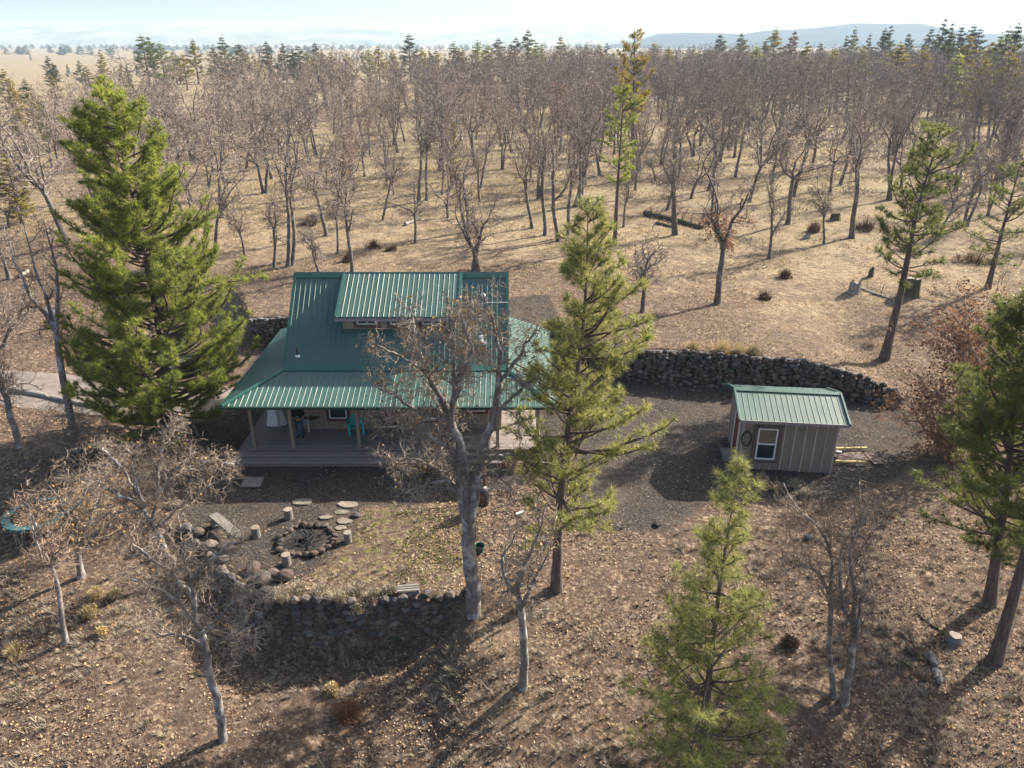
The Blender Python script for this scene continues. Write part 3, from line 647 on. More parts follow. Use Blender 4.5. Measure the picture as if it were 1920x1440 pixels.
# ============================================================ SHED
SX, SY, SR = 9.6, 27.9, -math.atan2(.42, 3.8)
shed = thing('shed', 'small tan garden shed with green gabled metal roof and white window', 'shed', (SX, SY, 0), SR)
SW, SD, SH = 3.82, 2.9, 2.3; SRZ = 3.02; SYm = SD/2
def lb(mb, name, mat, parent=shed, **k): return mb.build(name, mat, parent, local=True, **k)
b = B(); zf = 2.42
b.add([(0,0,-.25),(SW,0,-.25),(SW,0,zf),(0,0,zf)], [(0,1,2,3)]); b.add([(0,SD,-.25),(SW,SD,-.25),(SW,SD,zf),(0,SD,zf)], [(1,0,3,2)])
for x in (0, SW): b.add([(x,0,-.25),(x,SD,-.25),(x,SD,zf),(x,SYm,SRZ-.10),(x,0,zf)], [(0,1,2,3,4)])
sw_o = lb(b, 'wall', M['shed_siding'])
for k in range(10):
    x = .03+k*(SW-.06)/9
    if .35 < x < 1.6: 
        b = B(); b.box((x, -.012, -.02), (.045, .02, .45)); lb(b, 'batten', M['shed_batten'], sw_o)
    else: b = B(); b.box((x, -.012, 1.06), (.045, .02, 2.6)); lb(b, 'batten', M['shed_batten'], sw_o)
for k in range(7):
    y = .05+k*(SD-.1)/6
    for xw in (-.012, SW+.012):
        if xw < 0 and .35 < y < 1.6: continue
        b = B(); b.box((xw, y, 1.1), (.02, .045, 2.6)); lb(b, 'batten', M['shed_batten'], sw_o)
def window_local(x0, x1, z0, z1):
    tw = .17; y = -.035
    w = B(); w.box(((x0+x1)/2, y, z1+tw*.4), (x1-x0+2*tw, .04, tw*.8)); w.box(((x0+x1)/2, y, z0-tw/2), (x1-x0+2*tw, .04, tw)); w.box((x0-tw/2, y, (z0+z1)/2), (tw, .04, z1-z0)); w.box((x1+tw/2, y, (z0+z1)/2), (tw, .04, z1-z0))
    wo_ = lb(w, 'window', M['purple_trim']); f = .055; y -= .015; fr = B()
    for c, d in ((((x0+x1)/2, y, z1-f/2), (x1-x0, .05, f)), (((x0+x1)/2, y, z0+f/2), (x1-x0, .05, f)), ((x0+f/2, y, (z0+z1)/2), (f, .05, z1-z0-2*f)), ((x1-f/2, y, (z0+z1)/2), (f, .05, z1-z0-2*f)), (((x0+x1)/2, y+.004, (z0+z1)/2), (x1-x0-2*f, .04, f))): fr.box(c, d)
    lb(fr, 'frame', M['white'], wo_)
    zm = (z0+z1)/2
    b = B(); b.box(((x0+x1)/2, y+.02, (z0+zm)/2), (x1-x0-2*f, .01, zm-z0-f)); lb(b, 'pane', M['glass'], wo_)
    b = B(); b.box(((x0+x1)/2, y+.02, (z1+zm)/2), (x1-x0-2*f, .01, z1-zm-f)); o = lb(b, 'pane', M['blind'], wo_); o['label'] = 'upper pane with a brown blind behind it'
window_local(.62, 1.42, .50, 1.95)
b = B(); ro = .26
slab(b, [(-ro, SYm, SRZ), (-ro, -.32, zf-.0), (SW+ro, -.32, zf-.0), (SW+ro, SYm, SRZ)], .10); slab(b, [(-ro, SYm, SRZ), (SW+ro, SYm, SRZ), (SW+ro, SD+.32, zf), (-ro, SD+.32, zf)], .10)
sr_o = lb(b, 'roof', M['fascia'])
def sheets_local(parent, A, Bp, wlen, down, nrm):
    off = None
    A = np.array(A, float); L = np.linalg.norm(np.array(Bp)-A); ux = (np.array(Bp)-A)/L; down = np.array(down)/np.linalg.norm(down); nrm = np.array(nrm)/np.linalg.norm(nrm); u = 0
    while u < L-.01:
        ub = min(L, u+.9144); st = [(u, 0)]
        for r in range(4):
            for du, hh in PROF:
                c = u+r*.2286+.02+du
                if c < ub-.001: st.append((c, hh))
        st.append((ub, 0)); V = []
        for uu, hh in st: V += [A+ux*uu+nrm*(hh+.006), A+ux*uu+down*wlen+nrm*(hh+.006)]
        b = B(); b.add(V, [(2*i, 2*i+1, 2*i+3, 2*i+2) for i in range(len(st)-1)]); lb(b, 'roof_panel', M['roof'], parent); u += .9144
dz = SRZ-zf
sheets_local(sr_o, (-ro, SYm, SRZ), (SW+ro, SYm, SRZ), math.hypot(SYm+.35, dz), (0, -(SYm+.32), -dz), (0, -dz, SYm+.32))
sheets_local(sr_o, (-ro, SYm, SRZ), (SW+ro, SYm, SRZ), math.hypot(SD-SYm+.35, dz), (0, SD+.32-SYm, -dz), (0, dz, SD+.32-SYm))
b = B()
for s_ in (-1, 1): b.add([(-ro-.02, SYm, SRZ+.06), (SW+ro+.02, SYm, SRZ+.06), (SW+ro+.02, SYm+s_*.16, SRZ+.06-.16*.37), (-ro-.02, SYm+s_*.16, SRZ+.06-.16*.37)], [(0,1,2,3)])
lb(b, 'ridge_cap', M['roof_dull'], sr_o)
for x in (-ro-.01, SW+ro+.01):
    b = B(); b.bar((x, SYm, SRZ), (x, -.34, zf), .07, .14); b.bar((x, SYm, SRZ), (x, SD+.34, zf), .07, .14); lb(b, 'rake_trim', M['roof_dull'], sr_o)
b = B(); b.bar((-ro, -.345, zf-.05), (SW+ro, -.345, zf-.05), .03, .13); lb(b, 'fascia', M['fascia'], sr_o)
b = B(); b.box((-.03, 1.0, 1.0), (.05, .85, 1.95)); do = lb(b, 'door', M['red_door'])
b = B()
for y in (.52, 1.48): b.box((-.04, y, 1.0), (.06, .10, 2.0))
b.box((-.04, 1.0, 2.04), (.06, 1.06, .1)); lb(b, 'door_frame', M['white'], do)
b = B(); b.box((-.28, 1.0, .05), (.5, 1.0, .12)); lb(b, 'doorstep', M['grey_wood'])
hs = thing('hose', 'coiled dark garden hose hanging on the left corner of the shed', 'hose', (SX, SY, 0), SR)
for k in range(3):
    b = B(); b.tube([(.16+.19*math.cos(a)+.01*k, -.07-.025*k, 1.45+.34*math.sin(a)) for a in np.linspace(0, 6.283, 25)], .018, 5, cap=False); lb(b, 'coil', M['hose'], hs)
b = B(); b.box((.16, -.04, 1.76), (.08, .08, .06)); lb(b, 'hook', M['black_metal'], hs)
# ============================================================ STONES
def rock_mesh(name, mat, seed, sub=1, flat=1.0, rough=.22):
    import bmesh
    bm = bmesh.new(); bmesh.ops.create_icosphere(bm, subdivisions=sub, radius=.5); r = random.Random(seed)
    for v in bm.verts:
        k = 1+(r.random()-.5)*2*rough; v.co = Vector((v.co.x*k, v.co.y*k*.85, v.co.z*k*flat*.8))
        for a in range(3): v.co[a] = max(-.42-.03*a, min(.42, v.co[a]))
    me = bpy.data.meshes.new(name); bm.to_mesh(me); bm.free(); me.materials.append(mat); return me
RK = [rock_mesh('stone', M['basalt'], 10+i) for i in range(8)]
RKV = [np.array([v.co[:] for v in m.vertices]) for m in RK]; RKF = [np.array([p.vertices[:] for p in m.polygons]) for m in RK]
def eul(rx, ry, rz): return np.array(Matrix.Rotation(rz, 3, 'Z') @ Matrix.Rotation(ry, 3, 'Y') @ Matrix.Rotation(rx, 3, 'X'))
def drystone(name, label, line, ztop, zbot, sz, maxn, rng, stuff_from=None, lean=.15, extra_lines=()):
    L = np.array(line, float); seg = np.r_[0, np.cumsum(np.hypot(*np.diff(L, axis=0).T))]; tot = seg[-1]
    mid = L[len(L)//2]; w = thing(name, label, 'retaining wall', (mid[0], mid[1], hz(mid[0], mid[1]-.6)))
    wl = wloc(w); spots = []
    t = 0
    cols = int(tot/sz)
    for c in range(cols):
        s0 = (c+.5)*tot/cols; x = np.interp(s0, seg, L[:, 0]); y = np.interp(s0, seg, L[:, 1])
        x2 = np.interp(s0+.1, seg, L[:, 0]); y2 = np.interp(s0+.1, seg, L[:, 1]); x1 = np.interp(s0-.1, seg, L[:, 0]); y1 = np.interp(s0-.1, seg, L[:, 1])
        tx, ty = x2-x1, y2-y1; l = math.hypot(tx, ty); tx /= l; ty /= l; nx_, ny_ = ty, -tx
        if ny_ > 0: nx_, ny_ = -nx_, -ny_
        a = math.atan2(ty, tx); zt, zb = ztop(x, y), zbot(x, y); z = zb+rng.uniform(-.1, .05)
        while z < zt:
            hh = sz*rng.uniform(.62, .95); f = (z-zb)/max(.3, zt-zb); off = lean*(1-f)+rng.uniform(-.03, .05); k = rng.uniform(-.3, .3)*sz
            spots.append((x+tx*k+nx_*off, y+ty*k+ny_*off, z+hh*.4, a, sz*rng.uniform(1.1, 1.5), hh*1.35)); z += hh*.82
    # backing core
    bb = B(); V = []
    for (x, y) in L: V += [(x, y+.22, zbot(x, y)-.3), (x, y+.22, ztop(x, y)-.04), (x, y+.75, ztop(x, y)-.06)]
    bb.add(V, [(3*i+k, 3*i+3+k, 3*i+4+k, 3*i+1+k) for i in range(len(L)-1) for k in (0, 1)]); bb.build('core', M['basalt'], w)
    if stuff_from is not None: spots.sort(key=lambda s: stuff_from(s))
    else: rng.shuffle(spots)
    rest = B()
    for i, (x, y, z, a, sx_, sz_) in enumerate(spots):
        k = rng.randrange(8); sc = (sx_, sz*rng.uniform(1.0, 1.3), sz_); rt = (rng.uniform(-.3, .3), rng.uniform(-.35, .35), a+rng.choice([0, math.pi])+rng.uniform(-.2, .2))
        if i < maxn: inst('stone', RK[k], w, tuple(np.array((x, y, z))-wl), rt, sc)
        else: V = (RKV[k]*np.array(sc))@eul(*rt).T+np.array((x, y, z)); rest.add(V, RKF[k])
    if rest.n: o = rest.build('stone_mass', M['basalt'], w); tag(o, kind='stuff')
    return w
rng = random.Random(5)
fl = [(p[0], p[1]) for p in FW[1:]]
drystone('stone_wall', 'curved dark basalt wall holding up the fire pit terrace in front of the cabin', fl, lambda x, y: hz(x, y+.5)+.02, lambda x, y: hz(x, y-.65)-.05, .345, 300, rng)
bl = BW[:]
drystone('stone_wall', 'long shaded dry stone wall curving behind the shed and cabin', bl, lambda x, y: hz(x, y+.5)+.02, lambda x, y: hz(x, y-.55)-.05, .31, 298, rng, stuff_from=lambda s: 0 if (s[0] > 6.5 and s[0] < 19.5) or s[0] < -13.4 else 1)
RKB = [rock_mesh('boulder', M['basalt'], 40+i, 2, .9, .10) for i in range(4)]
RKR = [rock_mesh('stone', M['ring_stone'], 60+i, 2, .85, .10) for i in range(4)]
RKT = [rock_mesh('boulder', M['ring_stone'], 70+i, 2, .9, .10) for i in range(3)]
bl_ = [((395,1028),.55,'brown rounded boulder just behind the end of the plank bench'),((372,1002),.5,'boulder on the terrace edge beside the leaf-covered hollow'),((348,993),.45,'dark boulder at the upper end of the terrace edge'),((427,1030),.62,'large grey boulder beside the near end of the plank bench'),((418,1052),.4,'boulder at the head of the stone steps'),((492,1090),.6,'brown boulder topping the wall right of the steps'),((497,1112),.4,'small boulder below the brown one on the wall'),((534,1084),.55,'pale boulder on the wall beside the grey shrub'),((512,1078),.4,'flat boulder between the two large ones on the wall'),((475,1070),.5,'flat pale boulder at the right side of the steps'),((298,1005),.5,'dark boulder under the left bare oak'),((330,950),.5,'tan boulder at the shadow edge left of the plank bench'),((668,968),.3,'small stone at the edge of the leafy lawn'),((885,1110),.5,'boulder at the wall end against the big oak trunk'),((1515,1010),.3,'small stone in the grass below the shed'),((1232,985),.3,'small stone on the gravel edge below the middle pine')]
for i, ((u, v), s_, lab) in enumerate(bl_):
    p = G(u, v); m = (RKT if i % 2 else RKB)[i % 3]
    o = inst('boulder', m, None, (p[0], p[1], p[2]+s_*.2), (rng.uniform(-.2, .2), rng.uniform(-.2, .2), rng.uniform(0, 6)), (s_*1.3, s_*1.2, s_)); tag(o, lab, 'boulder')
# flagstones
fs = [((566,942),.42,'large pale flagstone nearest the porch shadow'),((651,947),.4,'long pale flagstone at the corner of the leafy lawn'),((641,962),.28,'small flagstone just below the long one'),((612,971),.26,'round flagstone between two log stumps'),((645,978),.3,'flagstone half way down the lawn edge'),((640,991),.25,'flagstone nearest the fire ring')]
for (u, v), s_, lab in fs:
    p = G(u, v); b = B(); n = 8; rr = [s_*rng.uniform(.75, 1.15) for _ in range(n)]; a0 = rng.uniform(0, 6)
    top = [(rr[k]*math.cos(a0+k*6.283/n), .62*rr[k]*math.sin(a0+k*6.283/n), .045+rng.uniform(-.008, .008)) for k in range(n)]
    bot = [(x*1.04, y*1.04, -.05) for x, y, z in top]; b.add(top+bot, [(k, k+8, (k+1) % 8+8, (k+1) % 8) for k in range(8)]); b.add(top+[(0, 0, .045)], [(k, (k+1) % 8, 8) for k in range(8)])
    o = b.build('flagstone', M['flagstone']); o.location = p; tag(o, lab, 'flagstone')
# fire ring
fc = G(575, 1014); fr_ = thing('fire_ring', 'round fire pit ringed with rough stones between the log seats', 'fire pit', fc)
for k in range(23):
    a = k*6.283/23; r = 1.0*rng.uniform(.93, 1.07); s_ = rng.uniform(.22, .34)
    inst('stone', RKR[k % 4], fr_, (r*math.cos(a), r*.92*math.sin(a), s_*.28), (rng.uniform(-.4, .4), rng.uniform(-.4, .4), rng.uniform(0, 6)), (s_*1.15, s_, s_*.9))
b = B(); b.lathe([(0, .03), (.5, .03), (.9, -.02)], (0, 0, 0), 20); b.build('ash_bed', M['dark'], fr_, local=True)
b = B()
for k in range(26):
    a = rng.uniform(0, 6.283); r = rng.uniform(0, .55); c = Vector((r*math.cos(a), r*math.sin(a), rng.uniform(.04, .16))); d = Vector((rng.uniform(-1, 1), rng.uniform(-1, 1), rng.uniform(-.15, .25))).normalized()*rng.uniform(.12, .35); b.tube([c-d, c+d], rng.uniform(.012, .03), 5)
b.build('charred_sticks', M['dark'], fr_, local=True)
# log seats
for (u, v), hh, rr, lab in [((542,972),.42,.16,'upright log stump seat nearest the cabin'),((481,1006),.42,.15,'upright log stump seat beside the plank bench'),((653,1016),.42,.14,'upright log stump seat on the lawn side of the fire pit'),((538,1058),.42,.15,'upright log stump seat at the front of the fire pit')]:
    p = G(u, v); t = thing('log_seat', lab, 'log seat', p)
    b = B(); b.lathe([(rr*1.08, -.05), (rr*1.03, .05), (rr, hh*.6), (rr*1.02, hh)], n=14); b.build('bark', M['grey_wood'], t, local=True)
    b = B(); b.lathe([(rr*1.02, hh), (rr*.6, hh+.006), (0, hh+.004)], n=14); b.build('cut_top', M['log_end'], t, local=True)
# plank bench
p = G(403, 982); q = G(446, 1018); p = Vector(p); q = Vector(q); mid = (p+q)/2; ang = math.atan2(q.y-p.y, q.x-p.x); L_ = (q-p).length
bt = thing('plank_bench', 'long weathered grey plank bench lying between boulders and fire pit', 'bench', mid, ang)
b = B(); b.box((0, 0, .40), (L_, .34, .09)); b.build('seat', M['grey_wood'], bt, local=True)
for s_ in (-1, 1): b = B(); b.tube([(s_*L_*.38, -.2, .17), (s_*L_*.38, .2, .17)], .17, 10); b.build('log_support', M['grey_wood'], bt, local=True)
# small slatted bench on the wall
p = G(766, 1114); bt = thing('slatted_crate', 'small weathered slatted wooden crate among the shrubs on the wall', 'crate', p, .12)
for k in range(3): b = B(); b.box((0, -.12+k*.12, .26), (.72, .085, .03)); b.build('slat', M['grey_wood'], bt, local=True)
for k in range(2): b = B(); b.box((0, -.17, .06+.12*k), (.70, .025, .085)); b.build('slat', M['grey_wood'], bt, local=True)
for x in (-.31, .31): b = B(); b.box((x, 0, .11), (.05, .28, .26)); b.build('leg', M['grey_wood'], bt, local=True)
# ============================================================ THINGS ON THE PORCH
def adirondack(loc, rz, lab):
    t = thing('adirondack_chair', lab, 'chair', loc, rz); m = M['teal']     # faces -Y
    for k in range(5):
        x = (k-2)*.115; hh = .98-.035*abs(k-2)**1.6
        b = B(); b.bar((x*.85, .12, .28), (x*1.1, .42, hh), .10, .025); b.build('back_slat', m, t, local=True)
    for k in range(5): b = B(); b.box((0, -.33+k*.105, .37-.03*k), (.52, .09, .025), rx=-.22); b.build('seat_slat', m, t, local=True)
    for s_ in (-1, 1):
        b = B(); b.box((s_*.34, -.06, .58), (.13, .70, .03)); b.build('armrest', m, t, local=True)
        b = B(); b.box((s_*.31, -.33, .28), (.09, .05, .58)); b.build('front_leg', m, t, local=True)
        b = B(); b.bar((s_*.28, -.34, .36), (s_*.28, .50, .04), .04, .13); b.build('rear_leg', m, t, local=True)
    for z, y in ((.45, .22), (.80, .37)): b = B(); b.box((0, y+.03, z), (.52, .03, .06)); b.build('back_rail', m, t, local=True)
p = at_z(668, 812, .505); adirondack((p[0], p[1]+.15, .505), .15, 'turquoise wooden-slat garden chair on the porch behind a post')
# second turquoise chair hidden further right is not built (nothing of it shows)
p = at_z(567, 812, .505); wc = thing('plastic_chair', 'white moulded plastic chair behind the person on the porch', 'chair', (p[0], p[1]+.25, .505), .25); m = M['white_plastic']
b = B(); b.box((0, 0, .43), (.46, .44, .03)); b.build('seat', m, wc, local=True)
for sx_ in (-1, 1):
    b = B(); b.tube([(sx_*.23, -.22, 0), (sx_*.215, -.2, .43)], .028, 6); b.build('leg', m, wc, local=True)
    b = B(); b.tube([(sx_*.22, .26, 0), (sx_*.2, .2, .43)], .028, 6); b.build('leg', m, wc, local=True)
    b = B(); b.tube([(sx_*.23, -.2, .43), (sx_*.26, -.2, .64), (sx_*.26, .05, .66), (sx_*.22, .23, .64)], .022, 6); b.build('armrest', m, wc, local=True)
b = B(); b.tube([(-.21, .2, .42), (-.22, .27, .7), (-.15, .31, .86), (0, .32, .90), (.15, .31, .86), (.22, .27, .7), (.21, .2, .42)], .024, 6)
for k in (-2, -1, 0, 1, 2): b.bar((k*.07, .21, .44), (k*.068, .31, .86-.01*abs(k)), .04, .012)
b.build('backrest', m, wc, local=True)
p = at_z(587, 806, .505); tb = thing('porch_table', 'small rusty iron table beside the white chair', 'table', (p[0], p[1]+.1, .505))
b = B(); b.lathe([(0, .62), (.33, .62), (.34, .60), (.32, .59), (0, .59)], n=18); b.build('tabletop', M['rust'], tb, local=True)
for k in range(3):
    a = k*2.094+.4; b = B(); b.tube([(.12*math.cos(a), .12*math.sin(a), .59), (.07*math.cos(a), .07*math.sin(a), .3), (.28*math.cos(a), .28*math.sin(a), 0)], .013, 5); b.build('leg', M['rust'], tb, local=True)
b = B(); b.lathe([(0, .625), (.10, .625), (.13, .66), (.12, .66), (.09, .635), (0, .635)], (0, 0, 0), 12); o = b.build('dish', M['flagstone']); o.location = tb.location; tag(o, 'small pale dish on the rusty porch table', 'dish')
# hanging white chair / netting
hx, hy = -10.75, 30.6
ht = thing('hanging_chair', 'white cloth hammock chair hanging at the left end of the porch', 'hammock', (hx, hy, .5))
b = B(); ns, nr = 22, 9; V = []
for j in range(nr):
    f = j/(nr-1); z = 2.25*(1-f)+.30*f; rx_ = .05+.34*f**.9; ry_ = .05+.26*f
    for k in range(ns):
        a = 6.283*k/ns; w_ = 1+.22*math.sin(5*a+2*f)*(.3+f); V.append((rx_*w_*math.cos(a)+.12*f, ry_*w_*math.sin(a)-.1*f, z+.07*math.sin(3*a)*f))
b.add(V, [(j*ns+k, j*ns+(k+1) % ns, (j+1)*ns+(k+1) % ns, (j+1)*ns+k) for j in range(nr-1) for k in range(ns) if (k % 11) > 1 or j > 5]); b.build('netting', M['cloth_white'], ht, smooth=True, local=True)
b = B(); V = []; 
for j in range(8):
    f = j/7; r = .40*math.sin(math.pi*(f*.85+.12))
    for k in range(16): a = 6.283*k/16; V.append((r*1.25*math.cos(a)*(1+.12*math.sin(4*a+j))+.1, r*math.sin(a)*(1+.12*math.cos(3*a)), .12+.42*f))
b.add(V, [(j*16+k, j*16+(k+1) % 16, (j+1)*16+(k+1) % 16, (j+1)*16+k) for j in range(7) for k in range(16)]); b.build('cushion', M['cloth_white'], ht, smooth=True, local=True)
b = B(); b.tube([(0, 0, 2.2), (0, 0, 2.32)], .02, 5); b.build('rope', M['grey_wood'], ht, local=True)
# ---------------- person
def skin_mesh(name, joints, edges, mat, parent, root=0, sub=2):
    me = bpy.data.meshes.new(name); me.from_pydata([j[0] for j in joints], edges, []); o = bpy.data.objects.new(name, me); COL.objects.link(o); o.parent = parent
    sm = o.modifiers.new('skin', 'SKIN'); 
    if not me.skin_vertices: 
        bpy.context.view_layer.update()
    lay = me.skin_vertices[0] if len(me.skin_vertices) else None
    for i, j in enumerate(joints):
        r = j[1]; lay.data[i].radius = r if hasattr(r, '__len__') else (r, r); lay.data[i].use_root = (i == root)
    sm.use_smooth_shade = True; ss = o.modifiers.new('sub', 'SUBSURF'); ss.levels = sub; ss.render_levels = sub
    me.materials.append(mat); return o
p = at_z(560, 822, .505); pr = thing('person', 'person in black jacket and blue jeans standing on the porch looking down at their hands', 'person', (p[0]+.06, p[1]+.12, .505), .1)
try:
    J = [((0,0,.92),(.10,.07)), ((0,.01,1.08),(.09,.06)), ((0,.02,1.28),(.10,.06)), ((0,.01,1.42),(.07,.06)), ((0,-.02,1.50),.055), ((0,-.05,1.60),(.085,.095)), ((0,-.06,1.68),(.075,.085)),
         ((.17,.02,1.40),.03), ((.24,-.02,1.16),.028), ((.09,-.24,1.10),.028), ((.04,-.29,1.11),.03),
         ((-.17,.02,1.40),.03), ((-.24,-.02,1.16),.028), ((-.09,-.24,1.10),.028), ((-.04,-.29,1.11),.03),
         ((.09,0,.84),.05), ((.11,-.03,.48),.045), ((.12,.02,.09),.03), ((.125,-.03,.05),.028),
         ((-.09,0,.84),.05), ((-.11,.0,.48),.045), ((-.12,.04,.09),.03), ((-.125,-.01,.05),.028)]
    E = [(0,1),(1,2),(2,3),(3,4),(4,5),(5,6),(2,7),(7,8),(8,9),(9,10),(2,11),(11,12),(12,13),(13,14),(0,15),(15,16),(16,17),(17,18),(0,19),(19,20),(20,21),(21,22)]
    skin_mesh('body', J, E, M['skin'], pr)
    J2 = [((0,0,.90),(.175,.135)), ((0,.01,1.08),(.165,.13)), ((0,.02,1.28),(.19,.135)), ((0,.01,1.42),(.12,.10)),
          ((.19,.02,1.40),.078), ((.26,-.02,1.16),.060), ((.075,-.27,1.105),.044), ((-.19,.02,1.40),.078), ((-.26,-.02,1.16),.060), ((-.075,-.27,1.105),.044)]
    skin_mesh('jacket', J2, [(0,1),(1,2),(2,3),(2,4),(4,5),(5,6),(2,7),(7,8),(8,9)], M['jacket'], pr)
    J3 = [((0,0,.93),(.155,.12)), ((.09,0,.82),.10), ((.11,-.03,.48),.076), ((.12,.01,.05),.060), ((-.09,0,.82),.10), ((-.11,0,.48),.076), ((-.12,.03,.05),.060)]
    skin_mesh('jeans', J3, [(0,1),(1,2),(2,3),(0,4),(4,5),(5,6)], M['jeans'], pr)
    for s_, y in ((1, .02), (-1, .04)):
        skin_mesh('shoe', [((.12*s_, y+.03, .05), .052), ((.125*s_, y-.08, .045), (.05,.045)), ((.13*s_, y-.17, .035), (.045,.03))], [(0,1),(1,2)], M['shoe'], pr, sub=1)
    for s_ in (1, -1):      # fingers closing on a phone
        for k in range(4):
            z = 1.14-.022*k
            skin_mesh('finger', [((.045*s_, -.29, z), .010), ((.025*s_, -.325, z), .009), ((.0+.004*s_, -.318, z), .008)], [(0,1),(1,2)], M['skin'], pr, sub=1)
        skin_mesh('thumb', [((.05*s_, -.27, 1.13), .012), ((.035*s_, -.265, 1.17), .010), ((.012*s_, -.28, 1.185), .009)], [(0,1),(1,2)], M['skin'], pr, sub=1)
    b = B(); 
    V = []; 
    for j in range(8):
        th = math.pi*.62*j/7
        for k in range(16):
            a = 6.283*k/16; back = .018 if math.sin(a) > -.2 else 0
            V.append((.098*math.sin(th)*math.cos(a), -.05+(.112+back)*math.sin(th)*math.sin(a), 1.655+.115*math.cos(th) - (.0 if math.sin(a) > -.3 else -.035*j/7)))
    b.add(V, [(j*16+k, j*16+(k+1) % 16, (j+1)*16+(k+1) % 16, (j+1)*16+k) for j in range(7) for k in range(16)]); b.build('hair', M['hair'], pr, smooth=True, local=True)
    for s_ in (1, -1):
        b = B(); b.lathe([(0, -.012), (.011, 0), (0, .012)], (.033*s_, -.143, 1.61), 8); b.build('eye', M['eye'], pr, local=True)
        b = B(); b.lathe([(0, -.03), (.012, 0), (0, .03)], (.092*s_, -.05, 1.60), 6); b.build('ear', M['skin'], pr, local=True)
    b = B(); b.add([(-.016, -.14, 1.575), (.016, -.14, 1.575), (0, -.172, 1.572), (0, -.145, 1.615)], [(0,1,2),(0,2,3),(1,3,2)]); b.build('nose', M['skin'], pr, local=True)
    b = B(); b.box((0, -.143, 1.548), (.045, .008, .010)); b.build('mouth', M['maroon'], pr, local=True)
except Exception as e: print('PERSON', e)
ph = B(); ph.box((0, 0, 0), (.075, .012, .15), rx=-.7); o = ph.build('phone', M['black_metal']); o.location = (pr.location.x+.03, pr.location.y-.30, pr.location.z+1.13); tag(o, 'small dark phone held in the hands of the person on the porch', 'phone')
# ============================================================ YARD THINGS
p = G(904, 958); sm = thing('smoker_grill', 'black and rust-red metal smoker standing behind the big oak trunk', 'smoker', p, .3)
b = B(); b.lathe([(0, .28), (.24, .30), (.27, .36), (.27, .95), (.24, 1.05), (.12, 1.14), (0, 1.16)], n=16); b.build('barrel', M['black_metal'], sm, smooth=True, local=True)
b = B(); b.tube([(.12, 0, 1.1), (.12, 0, 1.62)], .06, 8); b.build('chimney', M['rust'], sm, local=True)
b = B(); b.box((-.12, -.27, .75), (.26, .03, .3)); b.build('hatch', M['rust'], sm, local=True)
for k in range(3): a = 1+k*2.094; b = B(); b.tube([(.2*math.cos(a), .2*math.sin(a), .32), (.26*math.cos(a), .26*math.sin(a), 0)], .02, 5); b.build('leg', M['black_metal'], sm, local=True)
p = G(899, 1036); bk = thing('bucket', 'dark green plastic bucket on the leaves right of the big oak', 'bucket', p)
b = B(); b.lathe([(.13, 0), (.17, .30), (.185, .31), (.185, .29)], n=16); b.build('bucket_wall', M['green_plastic'], bk, local=True)
b = B(); b.lathe([(0, .2), (.155, .2)], n=16); b.build('dark_water', M['pot_dark'], bk, local=True)
# grey panel on the gravel
p = G(474, 908); b = B(); b.box((0, 0, .10), (.78, .66, .06), rx=.07); o = b.build('plywood_panel', M['panel_grey']); o.location = p; tag(o, 'square weathered grey panel lying on dark gravel left of the steps', 'panel')
# boards beside shed
def board(name, u1, v1, u2, v2, w, t, mat, lab, cat='board', up=.05):
    p = Vector(G(u1, v1)); q = Vector(G(u2, v2)); mid = (p+q)/2; a = math.atan2(q.y-p.y, q.x-p.x); b = B(); b.box((0, 0, up), ((q-p).length, w, t)); o = b.build(name, mat); o.location = mid; o.rotation_euler = (0, 0, a); tag(o, lab, cat); return o
board('lumber', 1566, 846, 1624, 844, .10, .07, M['yellow_wood'], 'rear yellow timber lying on the board beside the shed', up=.13)
board('lumber', 1566, 870, 1623, 871, .11, .08, M['yellow_wood'], 'front yellow timber lying beside the shed', up=.13)
board('brown_board', 1566, 859, 1622, 857, .75, .04, M['brown_board'], 'wide dark brown board lying between the two yellow timbers', up=.05)
board('brown_board', 1628, 850, 1648, 872, .45, .03, M['brown_board'], 'narrower dark brown board beyond the yellow timbers', up=.04)
board('offcut', 1566, 851, 1577, 852, .10, .05, M['white'], 'short pale offcut against the shed wall', up=.12)
board('offcut', 1603, 875, 1618, 874, .10, .05, M['grey_wood'], 'short grey offcut in front of the front yellow timber', up=.06)
board('plank', 968, 966, 982, 961, .09, .04, M['white'], 'small white stick of wood on leaves right of the smoker')
board('plank', 992, 1014, 1022, 1008, .14, .05, M['panel_grey'], 'pale grey plank lying beside the middle pine trunk')
for i, (a, c) in enumerate([((284,790),(312,797)), ((334,803),(352,806)), ((362,800),(372,818))]):
    board('edging_board', a[0], a[1], c[0], c[1], .14, .12, M['grey_wood'], ['long grey edging timber under the big left pine', 'middle short grey edging timber beside the gravel', 'last grey edging timber turned towards the porch'][i], 'edging', .05)
# trampoline
p = G(76, 985); tr = thing('trampoline', 'round trampoline with faded teal edge pad covered in fallen leaves', 'trampoline', p, 0); RT = 1.16
n = 16; zt = .55
for k in range(8):
    a0, a1 = 6.283*k/8, 6.283*(k+1)/8; b = B(); m_ = 6
    for r0, r1, z0, z1 in ((RT-.26, RT+.03, zt+.03, zt+.04), (RT+.03, RT+.05, zt+.04, zt-.07)):
        V = [];
        for j in range(m_+1):
            a = a0+(a1-a0)*j/m_-.0; V += [(r0*math.cos(a), r0*math.sin(a), z0+.01*math.sin(9*a)), (r1*math.cos(a), r1*math.sin(a), z1+.01*math.sin(7*a))]
        b.add(V, [(2*j, 2*j+1, 2*j+3, 2*j+2) for j in range(m_)])
    b.build('pad', M['pad_teal'], tr, local=True)
b = B(); b.lathe([(0, zt-.10), (RT*.5, zt-.06), (RT-.2, zt)], n=32); b.build('mat', M['dark'], tr, smooth=True, local=True)
